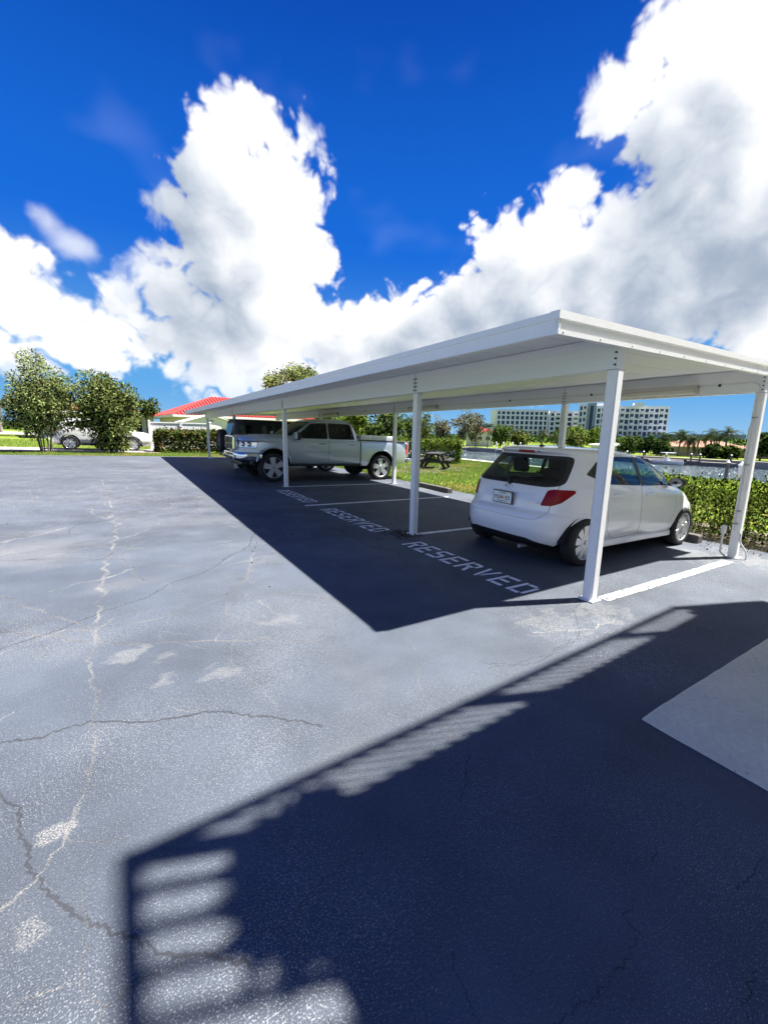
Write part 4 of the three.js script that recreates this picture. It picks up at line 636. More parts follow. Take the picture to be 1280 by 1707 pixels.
// ---- the dark off-roader beyond the pickup, nose-in with its spare wheel behind
{
  const t = thing('off_roader', 'dark blue boxy off-roader with a spare wheel on its tail', 'car');
  M.navy = mat([0.012, 0.014, 0.034], 0.3, { clearcoat: 1 });
  let low = shell([[0.55, 0.1, 4.1, 0.78, 9, 8], [0.7, 0.06, 4.15, 0.8, 10, 8], [1.0, 0.05, 4.15, 0.8, 10, 8], [1.16, 0.06, 2.95, 0.79, 10, 9]], 20, 110, { cap: false });
  let top = shell([[1.12, 0.07, 2.9, 0.79, 10, 10], [1.3, 0.1, 2.82, 0.76, 10, 10], [1.62, 0.17, 2.62, 0.70, 10, 10], [1.72, 0.2, 2.55, 0.68, 9, 9], [1.775, 0.26, 2.48, 0.63, 8, 8], [1.79, 0.4, 2.3, 0.5, 7, 7], [1.795, 1.2, 1.4, 0.1, 4, 4]], 30, 110);
  for (const s of [-1, 1]) for (const x of [0.78, 3.45]) low = cut(low, SIDE, rounded([[x - 0.5, 0.2], [x + 0.5, 0.2], [x + 0.42, 0.8], [x + 0.25, 0.93], [x - 0.25, 0.93], [x - 0.42, 0.8]], 0.1), (q) => q.every((v) => v[2] * s > 0.3))[1];
  for (const s of [-1, 1]) {
    const w = onSide(s);
    for (const [a, b] of [[0.28, 0.92], [1.02, 1.72], [1.82, 2.55]]) top = pane(top, SIDE, rounded([[a, 1.22], [b, 1.22], [b - 0.04, 1.62], [a + 0.03, 1.62]], 0.06), w, 'side_window', M.glassDark, t, 0.02);
    for (const [a, b] of [[1.0, 1.75], [1.78, 2.6]]) low = panel(low, SIDE, rounded([[a, 0.66], [b, 0.66], [b, 1.13], [a, 1.13]], 0.04), w, 'door', M.navy, t)[0];
    for (const x of [0.78, 3.45]) part('fender', extr([[x - 0.55, 0.62], [x - 0.44, 0.86], [x - 0.28, 0.97], [x + 0.28, 0.97], [x + 0.44, 0.86], [x + 0.55, 0.62], [x + 0.5, 0.62], [x + 0.4, 0.83], [x + 0.25, 0.92], [x - 0.25, 0.92], [x - 0.4, 0.83], [x - 0.5, 0.62]], 0.16, 0.01).translate(0, 0, s > 0 ? 0.76 : -0.92), M.trim, t);
    part('mirror', rbox(0.12, 0.18, 0.16, 0.04, 2.72, 1.28, s * 0.9), M.trim, t); part('tail_light', rbox(0.05, 0.2, 0.12, 0.015, 0.05, 0.98, s * 0.72), M.red, t);
  }
  top = pane(top, BACK, rounded([[-0.6, 1.22], [0.6, 1.22], [0.56, 1.64], [-0.56, 1.64]], 0.06), (q) => q.every((v) => v[0] < 0.6) && q.some((v) => v[3] < -0.4), 'rear_window', M.glassDark, t);
  top = pane(top, BACK, rounded([[-0.66, 1.22], [0.66, 1.22], [0.6, 1.66], [-0.6, 1.66]], 0.06), (q) => q.every((v) => v[0] > 2.2) && q.some((v) => v[3] > 0.4), 'windshield', M.glass, t);
  part('body', toGeo(low), M.navy, t); part('hard_top', toGeo(top), M.trim, t); part('hood', rbox(1.4, 0.12, 1.4, 0.05, 3.45, 1.1, 0), M.navy, t); part('floor_pan', box(3.8, 0.04, 1.4, 2.1, 0.58, 0), M.well, t);
  part('rear_bumper', rbox(0.2, 0.2, 1.5, 0.04, 0.02, 0.58, 0), M.trim, t); part('front_bumper', rbox(0.2, 0.2, 1.6, 0.04, 4.2, 0.6, 0), M.trim, t);
  for (const z of [-0.35, 0.35]) { const s = part('seat', rbox(0.16, 0.7, 0.5, 0.06, 1.7, 1.05, z), M.seat, t); part('headrest', rbox(0.1, 0.2, 0.26, 0.05, 1.68, 1.5, z), M.seat, s); }
  for (const s of [-1, 1]) { wheel(t, 0.78, 0.39, s * 0.79, 0.39, 0.25, s, 5, 'alloy'); wheel(t, 3.45, 0.39, s * 0.79, 0.39, 0.25, s, 5, 'alloy'); }
  const sp = wheel(t, -0.14, 1.02, 0.1, 0.39, 0.25, 1, 5, 'dark'); sp.name = 'spare_wheel'; sp.rotation.y = -Math.PI / 2;
  part('spare_carrier', rbox(0.12, 0.25, 0.25, 0.03, 0.02, 1.02, 0.1), M.trim, t);
  settle(t, 3.18, -15.45, 0);
}

// ---- the white sport utility car on the driveway behind the young trees
{
  const t = thing('utility_car', 'white sport utility car on the driveway half hidden by trees', 'car');
  const tab = [[0.24, 0.3, 4.3, 0.78, 4.5, 3.2], [0.4, 0.06, 4.55, 0.9, 4.8, 3.1], [0.6, 0.0, 4.62, 0.93, 4.8, 3.1], [0.8, 0.03, 4.58, 0.93, 4.8, 3], [0.98, 0.09, 4.3, 0.92, 4.8, 3], [1.05, 0.13, 3.75, 0.9, 4.8, 3.2], [1.12, 0.18, 3.4, 0.87, 5, 4], [1.3, 0.34, 3.02, 0.81, 5, 4.2], [1.48, 0.5, 2.66, 0.74, 4.8, 4.2], [1.56, 0.58, 2.45, 0.7, 4.6, 4], [1.62, 0.75, 2.2, 0.6, 4, 3.4], [1.65, 1.1, 1.8, 0.35, 3, 3], [1.658, 1.4, 1.5, 0.06, 2.5, 2.5]];
  let body = shell(tab, 50, 100);
  for (const s of [-1, 1]) { const w = onSide(s);
    for (const x of [0.85, 3.6]) body = cut(body, SIDE, circle(x, 0.37, 0.43), (q) => q.every((v) => v[2] * s > 0.3))[1];
    for (const poly of [[[2.05, 1.14], [3.1, 1.12], [2.6, 1.47], [2.0, 1.5]], [[1.1, 1.16], [1.98, 1.14], [1.93, 1.5], [1.15, 1.48]], [[0.6, 1.2], [1.03, 1.17], [1.08, 1.46], [0.78, 1.44]]]) body = pane(body, SIDE, rounded(poly, 0.06), w, 'side_window', M.glassDark, t, 0.02);
    body = panel(body, SIDE, rounded([[2.02, 0.4], [3.0, 0.4], [3.12, 1.05], [2.02, 1.08]], 0.05), w, 'front_door', M.carWhite, t)[0]; body = panel(body, SIDE, rounded([[1.25, 0.4], [2.0, 0.4], [2.0, 1.08], [1.05, 1.1]], 0.05), w, 'rear_door', M.carWhite, t)[0];
    part('mirror', rbox(0.14, 0.14, 0.2, 0.05, 2.95, 1.14, s * 0.99), M.carWhite, t); part('tail_light', rbox(0.2, 0.14, 0.1, 0.04, 0.14, 0.95, s * 0.84), M.red, t); part('sill_trim', rbox(2.0, 0.1, 0.05, 0.02, 2.2, 0.32, s * 0.88), M.trim, t); }
  body = pane(body, BACK, rounded([[-0.72, 1.14], [0.72, 1.14], [0.58, 1.52], [-0.58, 1.52]], 0.06), (q) => q.every((v) => v[0] < 1) && q.some((v) => v[3] < -0.2), 'rear_window', M.glassDark, t);
  body = pane(body, BACK, rounded([[-0.74, 1.14], [0.74, 1.14], [0.6, 1.52], [-0.6, 1.52]], 0.06), (q) => q.every((v) => v[0] > 2) && q.some((v) => v[3] > 0.2), 'windshield', M.glass, t);
  part('body', toGeo(body), M.carWhite, t); part('floor_pan', box(3.8, 0.03, 1.5, 2.2, 0.26, 0), M.well, t); part('cabin_lining', box(2.4, 0.03, 1.5, 2.0, 0.9, 0), M.seat, t);
  for (const s of [-1, 1]) { wheel(t, 0.85, 0.36, s * 0.83, 0.36, 0.22, s, 7, 'alloy'); wheel(t, 3.6, 0.36, s * 0.83, 0.36, 0.22, s, 7, 'alloy'); }
  settle(t, -2.9, -27.6, 0);
}
const WALK_POTS = [];
// ---------------------------------------------------------------- the two-storey building behind the camera; its upper walkway throws the shadow in the foreground
{
  M.stucco = (() => { const t = tex(256, 256, (u, v) => { const a = 0.62 * (1 + 0.06 * ring(u, v, 6, 2, 3) + 0.1 * ring(u, v, 80, 5, 2)); return [toS(a), toS(a * 0.97), toS(a * 0.9)]; }, { repeat: [0.5, 0.5] }); return mat([1, 1, 1], 0.9, { map: t }); })();
  M.rail = mat([0.7, 0.7, 0.7], 0.5);
  const t = thing('apartment_house', 'two-storey apartment house with a railed upper walkway behind the viewpoint', 'building', [0, 0, 0]);
  const y0 = -0.2, zW = 1.5, top = 3.43;
  part('wall', merge([box(11.5, 6.4, 0.2, 8.2, 3.0, zW + 0.1), box(0.2, 6.4, 7.4, 2.55, 3.0, zW + 3.9), box(0.2, 6.4, 7.4, 13.85, 3.0, zW + 3.9), box(11.5, 6.4, 0.2, 8.2, 3.0, zW + 7.7)]), M.stucco, t);
  part('roof', box(11.5, 0.22, 8.0, 8.2, 6.31, zW + 3.9), M.whiteDull, t);
  for (const [x, y] of [[4.2, 0], [8.2, 0], [4.6, top], [8.6, top]]) { const d = part('door', rbox(0.92, 2.05, 0.05, 0.01, x, y + 1.03 - (y ? 0 : 0.1), zW - 0.03), mat([0.12, 0.2, 0.24], 0.5), t); part('handle', put(new THREE.SphereGeometry(0.035, 10, 8), x + 0.36, y + 1.0, zW - 0.08), M.chrome, d); const w = part('window', box(1.3, 1.1, 0.04, x + 1.9, y + 1.5, zW - 0.022), M.glassDark, t); part('frame', merge([box(1.42, 0.06, 0.06, x + 1.9, y + 2.08, zW - 0.032), box(1.42, 0.06, 0.06, x + 1.9, y + 0.92, zW - 0.032), box(0.06, 1.1, 0.06, x + 1.2, y + 1.5, zW - 0.034), box(0.06, 1.1, 0.06, x + 2.6, y + 1.5, zW - 0.034)]), M.whiteDull, w); }
  const xl = 2.27, xe = 6.63, xp = 7.05, zr = -0.60;              // walkway from its open left end to the pier at the right
  const rz = (x) => zr - 0.155 * (x - xl) / (xe - xl);            // the rail is not quite square to the lot
  part('walkway', (() => { const g = extr([[xl - 0.02, 0.62], [xe + 0.1, 0.775], [xp, 0.66], [xp, -zW], [xl - 0.02, -zW]], 0.2); g.rotateX(-Math.PI / 2); return g.translate(0, top - 0.2, 0); })(), M.concrete, t);
  const rl = (a, b) => { const d = new THREE.Vector3(b[0] - a[0], b[1] - a[1], b[2] - a[2]), L = d.length(); const g = new THREE.BoxGeometry(0.05, 0.05, L); g.applyQuaternion(new THREE.Quaternion().setFromUnitVectors(new THREE.Vector3(0, 0, 1), d.normalize())); return g.translate((a[0] + b[0]) / 2, (a[1] + b[1]) / 2, (a[2] + b[2]) / 2); };
  const H = 1.07, front = part('railing', merge([rl([xl, top + H, zr], [xe, top + H, rz(xe)]), rl([xl, top + 0.1, zr], [xe, top + 0.1, rz(xe)])]), M.rail, t);
  for (let x = xl + 0.12; x < xe; x += 0.118) part('picket', box(0.015, H - 0.1, 0.015, x, top + 0.1 + (H - 0.1) / 2, rz(x)), M.rail, front);
  for (const x of [xl, 3.9, 5.5, xe]) part('rail_post', box(0.065, H + 0.02, 0.065, x, top + H / 2, rz(x)), M.rail, front);
  const side = part('railing', merge([rl([xl, top + H, zr], [xl, top + H, zW]), rl([xl, top + 0.1, zr], [xl, top + 0.1, zW])]), M.rail, t);
  for (let z = zr + 0.12; z < zW; z += 0.118) part('picket', box(0.034, H - 0.1, 0.034, xl, top + 0.1 + (H - 0.1) / 2, z), M.rail, side);
  const pots = [[2.62, -0.33, 0.25, 'leafy potted shrub at the open corner of the upper walkway'], [4.25, -0.36, 0.17, 'round potted shrub midway along the upper walkway']];
  part('pier', box(0.42, H + 0.04, 1.3, xp - 0.21, top + H / 2, zr - 0.06 + 0.65), M.stucco, t); part('support_post', box(0.14, top - 0.2 - y0, 0.14, 6.85, (top - 0.2 + y0) / 2, -0.35), M.whiteDull, t);
  WALK_POTS.push(...pots.map((p) => [...p, top]));
}
// ---------------------------------------------------------------- plants
M.leaf = new THREE.MeshPhysicalMaterial({ vertexColors: true, color: 0xffffff, roughness: 1, transmission: 0.42, thickness: 0, specularIntensity: 0.6, side: THREE.DoubleSide });
M.leafFar = new THREE.MeshPhysicalMaterial({ vertexColors: true, color: 0xffffff, roughness: 1, transmission: 0.4, thickness: 0, specularIntensity: 0.2, side: THREE.DoubleSide });
M.bark = (() => { const t = tex(128, 256, (u, v) => { const a = 0.13 * (1 + 0.5 * ring(u, v, 20, 4, 3)); return [toS(a * 1.1), toS(a), toS(a * 0.82)]; }); return mat([1, 1, 1], 0.95, { map: t }); })();
M.palmBark = mat([0.26, 0.23, 0.19], 0.95); M.twig = mat([0.1, 0.075, 0.05], 0.95);
const GREENS = { mid: [[0.125, 0.213, 0.0438], [0.163, 0.25, 0.05], [0.0938, 0.169, 0.0375], [0.213, 0.288, 0.0625]], dark: [[0.0688, 0.131, 0.0375], [0.0938, 0.169, 0.0438], [0.125, 0.2, 0.05]], lime: [[0.275, 0.388, 0.0375], [0.2, 0.325, 0.035], [0.138, 0.237, 0.0312], [0.338, 0.425, 0.0625]], dry: [[0.325, 0.3, 0.2], [0.25, 0.263, 0.138], [0.188, 0.237, 0.1], [0.375, 0.338, 0.263]], olive: [[0.2, 0.263, 0.0625], [0.263, 0.312, 0.0688], [0.138, 0.2, 0.05], [0.312, 0.35, 0.0875]], light: [[0.36, 0.45, 0.14], [0.42, 0.5, 0.15], [0.27, 0.37, 0.12], [0.5, 0.53, 0.18]], croton: [[0.138, 0.237, 0.0375], [0.213, 0.312, 0.05], [0.1, 0.188, 0.0375], [0.4, 0.15, 0.0625], [0.3, 0.338, 0.0625]] };
function leaves(n, spot, long, wide, palette, seed, { droop = 0.2, up = 0.3 } = {}) {  // spot(r) -> [x, y, z, ox, oy, oz]
  const r = rng(seed), P = new Float32Array(n * 18), N = new Float32Array(n * 18), C = new Float32Array(n * 18);
  const a = new THREE.Vector3(), s = new THREE.Vector3(), q = new THREE.Vector3(), m = new THREE.Vector3();
  for (let i = 0; i < n; i++) {
    const [x, y, z, ox, oy, oz] = spot(r), L = long * (0.6 + 0.8 * r()), W = wide * (0.6 + 0.8 * r());
    a.set(ox + (r() - 0.5) * 1.6, oy + (r() - 0.5) * 1.6 + up - droop, oz + (r() - 0.5) * 1.6).normalize();
    s.set(r() - 0.5, r() - 0.5, r() - 0.5).cross(a).normalize(); q.crossVectors(a, s); if (q.y < 0) q.negate();
    const bx = x, by = y, bz = z, tip = [bx + a.x * L, by + a.y * L - 0.1 * L, bz + a.z * L], mid = 0.45 * L, f = 0.18 * W;
    const l = [bx + a.x * mid + s.x * W / 2 + q.x * f, by + a.y * mid + s.y * W / 2 + q.y * f, bz + a.z * mid + s.z * W / 2 + q.z * f], e = [bx + a.x * mid - s.x * W / 2 + q.x * f, by + a.y * mid - s.y * W / 2 + q.y * f, bz + a.z * mid - s.z * W / 2 + q.z * f];
    const tri = [[bx, by, bz], l, tip, [bx, by, bz], tip, e], c = palette[Math.floor(r() * palette.length)], k = 0.75 + 0.5 * r();
    for (let t = 0; t < 6; t++) { const o = i * 18 + t * 3; P[o] = tri[t][0]; P[o + 1] = tri[t][1]; P[o + 2] = tri[t][2]; m.copy(q).addScaledVector(s, t < 3 ? -0.35 : 0.35).normalize(); N[o] = m.x; N[o + 1] = m.y; N[o + 2] = m.z; C[o] = c[0] * k; C[o + 1] = c[1] * k; C[o + 2] = c[2] * k; }
  }
  const g = new THREE.BufferGeometry(); g.setAttribute('position', new THREE.BufferAttribute(P, 3)); g.setAttribute('normal', new THREE.BufferAttribute(N, 3)); g.setAttribute('color', new THREE.BufferAttribute(C, 3)); return g;
}
const ball = (r) => { const u = r() * 2 - 1, t = r() * 6.2832, k = Math.sqrt(1 - u * u); return [k * Math.cos(t), u, k * Math.sin(t)]; };
// a tree: clumps of leaves round limb ends inside an uneven outline. o: h height, cr crown radius, cy crown centre, ch crown half height
function tree(name, label, x, y, z, o) {
  const t = thing(name, label, o.category ?? 'tree', [x, y, z], 0, o.group), r = rng(o.seed), clumps = [], wood = [];
  for (let i = 0; i < o.clumps; i++) { const b = ball(r), k = 0.35 + 0.65 * Math.sqrt(r()), lump = 0.75 + 0.45 * noise(b[0] * 1.7 + o.seed, b[1] * 1.7, b[2] * 1.7 + 3); clumps.push([b[0] * o.cr * k * lump, o.cy + b[1] * o.ch * k * lump, b[2] * o.cr * k * lump * (o.flat ?? 1), (o.clumpR ?? 0.25) * o.cr * (0.6 + 0.8 * r())]); }
  const stems = o.stems ?? 1;
  for (let sIdx = 0; sIdx < stems; sIdx++) {
    const a = r() * 6.28, sp = stems > 1 ? o.spread * Math.sqrt(r()) : 0, bx = Math.cos(a) * sp, bz = Math.sin(a) * sp, tx = bx * (1.5 + r()) + (r() - 0.5) * 0.3, tz = bz * (1.5 + r()) + (r() - 0.5) * 0.3, th = o.cy + (stems > 1 ? (r() - 0.3) * o.ch : 0);
    wood.push(tube([[bx, -0.05, bz], [mix(bx, tx, 0.3) + (r() - 0.5) * 0.1, th * 0.35, mix(bz, tz, 0.3)], [mix(bx, tx, 0.7), th * 0.7, mix(bz, tz, 0.7) + (r() - 0.5) * 0.1], [tx, th, tz]], o.trunk, 7, 10));
    for (const c of clumps) if (r() < (o.limbs ?? 0.5) / stems) wood.push(rod([mix(bx, tx, 0.75), th * 0.75, mix(bz, tz, 0.75)], [c[0], c[1], c[2]], o.trunk * 0.4, o.trunk * 0.12, 5));
  }
  if (stems > 1) wood.forEach((w) => part('trunk', w, M.bark, t)); else part('trunk', merge(wood), M.bark, t);
  const spot = (q) => { const c = clumps[Math.floor(q() * clumps.length)], b = ball(q), k = Math.pow(q(), 0.36) * c[3]; return [c[0] + b[0] * k, c[1] + b[1] * k * 0.8, c[2] + b[2] * k, b[0], b[1], b[2]]; };
  part('crown', leaves(o.leaves, spot, o.leaf, o.leaf * (o.narrow ?? 0.5), o.palette, o.seed + 1, { droop: o.droop ?? 0.1 }), o.far ? M.leafFar : M.leaf, t);
  return t;
}
// a clipped hedge between two points on the ground
function hedge(name, label, ax, az, bx, bz, h, thick, n, leaf, palette, seed, wild = 0.06) {
  const L = Math.hypot(bx - ax, bz - az), t = thing(name, label, 'hedge', [(ax + bx) / 2, gY((ax + bx) / 2, (az + bz) / 2), (az + bz) / 2], -Math.atan2(bz - az, bx - ax)), r0 = rng(seed), stems = [];
  for (let i = 0; i < L * 7; i++) { const x = (r0() - 0.5) * L, z = (r0() - 0.5) * thick * 0.6; for (let k = 0; k < 3; k++) stems.push(rod([x, -0.08, z], [x + (r0() - 0.5) * 0.4, h * (0.5 + 0.4 * r0()), z + (r0() - 0.5) * thick * 0.7], 0.012, 0.004, 4)); }
  const st = part('stems', merge(stems), M.twig, t); st.userData.kind = 'stuff';
  const spot = (q) => {
    const face = q(), deep = Math.pow(q(), 2.2) * 0.55; let x = (q() - 0.5) * L, y = h * (0.01 + 0.99 * q()), z = (q() - 0.5) * thick, o = [0, 1, 0];
    const bump = wild * 2.2 * fbm(x * 1.6 + seed, y * 2, z * 2, 3);
    if (face < 0.36) { y = h - deep * h * 0.8 + bump + (q() < 0.06 ? wild * q() * 2 : 0); } else if (face < 0.86) { const s = face < 0.61 ? 1 : -1; z = s * (thick / 2 - deep * thick * 0.7 + bump); o = [0, 0.35, s]; } else { const s = face < 0.93 ? 1 : -1; x = s * (L / 2 - deep * 0.3 + bump); o = [s, 0.3, 0]; }
    const c = thick * 0.16, ez = Math.abs(z) - (thick / 2 - c), ey = y - (h - c); if (ez > 0 && ey > 0 && Math.hypot(ez, ey) > c) { const k = c / Math.hypot(ez, ey); z = Math.sign(z) * (thick / 2 - c + ez * k); y = h - c + ey * k; }
    return [x, y, z, o[0], o[1], o[2]];
  };
  part('foliage', leaves(n, spot, leaf, leaf * 0.55, palette, seed), M.leaf, t); return t;
}
hedge('clipped_hedge', 'leafy green hedge behind the small white car and near carport post', 8.95, -6.4, 9.1, 2.6, 0.9, 1.25, 62000, 0.06, GREENS.lime, 11, 0.07);
hedge('lawn_hedge', 'large clipped bright green hedge behind the picnic table', 13.2, -21.3, 17.0, -18.6, 1.25, 1.5, 15000, 0.12, GREENS.lime, 12, 0.06);
hedge('croton_hedge', 'low mixed hedge with reddish leaves before the white fence', 1.85, -26.3, 6.2, -25.7, 1.15, 1.1, 13000, 0.15, GREENS.croton, 13, 0.12);
tree('young_tree', 'slim multi-stemmed young tree with drooping leaves at far left', -2.75, gY(-3, -25), -24.6, { seed: 21, clumps: 46, cr: 1.3, cy: 2.4, ch: 2.1, clumpR: 0.4, stems: 7, spread: 0.35, trunk: 0.028, leaves: 13000, leaf: 0.14, narrow: 0.34, palette: GREENS.light, droop: 0.5, limbs: 2.2 });
tree('bushy_tree', 'dense bushy dark green tree hiding the white utility car', -0.25, gY(0, -25), -25.0, { seed: 22, clumps: 64, cr: 1.55, cy: 2.1, ch: 2.15, clumpR: 0.36, stems: 5, spread: 0.4, trunk: 0.04, leaves: 21000, leaf: 0.135, palette: GREENS.light.concat(GREENS.olive), droop: 0.15, limbs: 2.5 });
tree('tall_tree', 'pale green tree rising above the far carport roof', 15.5, gY(15, -42), -42.5, { seed: 23, clumps: 46, cr: 3.4, cy: 6.1, ch: 2.5, clumpR: 0.24, trunk: 0.2, leaves: 6500, leaf: 0.26, palette: GREENS.light, limbs: 0.6 });
for (const [i, [x, z, r, label, y]] of WALK_POTS.entries()) {
  const t = thing('potted_shrub', label, 'plant', [x, y, z]); part('pot', new THREE.LatheGeometry([[0, 0], [0.11, 0], [0.15, 0.28], [0.165, 0.28], [0.165, 0.31], [0.14, 0.31]].map(([a, b]) => new THREE.Vector2(a, b)), 20), mat([0.3, 0.12, 0.07], 0.8), t);
  part('foliage', leaves(1100, (q) => { const b = ball(q), k = Math.pow(q(), 0.4) * r; return [b[0] * k, 0.36 + r + b[1] * k, b[2] * k, b[0], b[1], b[2]]; }, 0.13, 0.07, GREENS.mid, 500 + i), M.leaf, t); part('stem', rod([0, 0.2, 0], [0, 0.36 + r, 0], 0.015), M.twig, t);
}
{ // greenery seen under the far part of the roof
  const G1 = 'trees beyond the lawn seen under the carport';
  [[14.6, -40, 3.6, 'dark', 'broad dark tree seen under the roof above the pickup hood'], [17.6, -38.5, 3.8, 'dark', 'dark round tree seen under the roof above the pickup cab'], [19.0, -35.5, 3.8, 'lime', 'bright green shrub tree seen under the roof above the pickup bed'], [20.0, -31.5, 3.5, 'mid', 'green shrub tree behind the middle back post of the carport'], [11.2, -39.5, 3.3, 'dark', 'dark shrub tree behind the off-roader roof']].forEach(([x, z, h, p, label], i) =>
    tree('shrub_tree', label, x, gY(x, z), z, { seed: 40 + i, clumps: 34, cr: 1.9, cy: h * 0.58, ch: h * 0.48, clumpR: 0.34, stems: 3, spread: 0.4, trunk: 0.06, leaves: 3800, leaf: 0.3, palette: GREENS[p], limbs: 1, group: G1 }));
}
// ---- palms
function frondGeo(L, seed, n = 15) {
  const r = rng(seed), P = [], idx = [], lift = 0.45 + 0.3 * r(), at = (t) => [L * t * (1 - 0.12 * t), L * (lift * t - (lift + 0.35) * t * t), 0];
  const quad = (a, b, c) => { const k = P.length / 3; P.push(...a, ...b, ...c); idx.push(k, k + 1, k + 2); };
  for (let i = 0; i < n; i++) { const t = 0.12 + 0.88 * i / (n - 1), c = at(t), d = at(Math.min(1, t + 0.05)), w = L * 0.26 * Math.sin(Math.PI * (0.15 + 0.8 * t)) * (0.8 + 0.4 * r()); for (const s of [-1, 1]) quad(c, d, [c[0] + w * 0.55, c[1] - w * (0.35 + 0.3 * r()), s * w * 0.85]), quad(c, [c[0] + w * 0.2, c[1] - w * 0.12, s * w * 0.3], [c[0] + w * 0.55, c[1] - w * 0.42, s * w * 0.85]); const b = at(Math.max(0, t - 0.08)); quad(b, [b[0], b[1] - 0.03 * L * 0.5, 0.02], c); }
  const g = new THREE.BufferGeometry(); g.setAttribute('position', new THREE.Float32BufferAttribute(P, 3)); g.setIndex(idx); const q = g.toNonIndexed(); q.computeVertexNormals(); return q;
}
const FRONDS = [1, 2, 3, 4].map((k) => frondGeo(1, 60 + k)), FROND_MAT = [[0.045, 0.075, 0.025], [0.06, 0.09, 0.03], [0.035, 0.06, 0.022], [0.11, 0.10, 0.05]].map((c) => mat(c, 0.95, { transmission: 0.2, thickness: 0, specularIntensity: 0.2 }));
function palm(label, x, y, z, h, L, seed, group, n = 16) {
  const t = thing('palm_tree', label, 'palm', [x, y, z], 0, group), r = rng(seed), lean = [(r() - 0.5) * 0.14 * h, (r() - 0.5) * 0.14 * h];
  part('trunk', tube([[0, -0.2, 0], [lean[0] * 0.2, h * 0.35, lean[1] * 0.2], [lean[0] * 0.6, h * 0.7, lean[1] * 0.6], [lean[0], h, lean[1]]], 0.13 + 0.008 * h, 8, 12), M.palmBark, t);
  for (let i = 0; i < n; i++) { const f = part('frond', FRONDS[Math.floor(r() * 4)], FROND_MAT[r() < 0.12 ? 3 : Math.floor(r() * 3)], t); f.position.set(lean[0], h, lean[1]); f.rotation.set(0, i * 2.399 + 0.4 * r(), (r() - 0.45) * 1.5, 'YXZ'); f.scale.setScalar(L * (0.8 + 0.35 * r())); }
  return t;
}
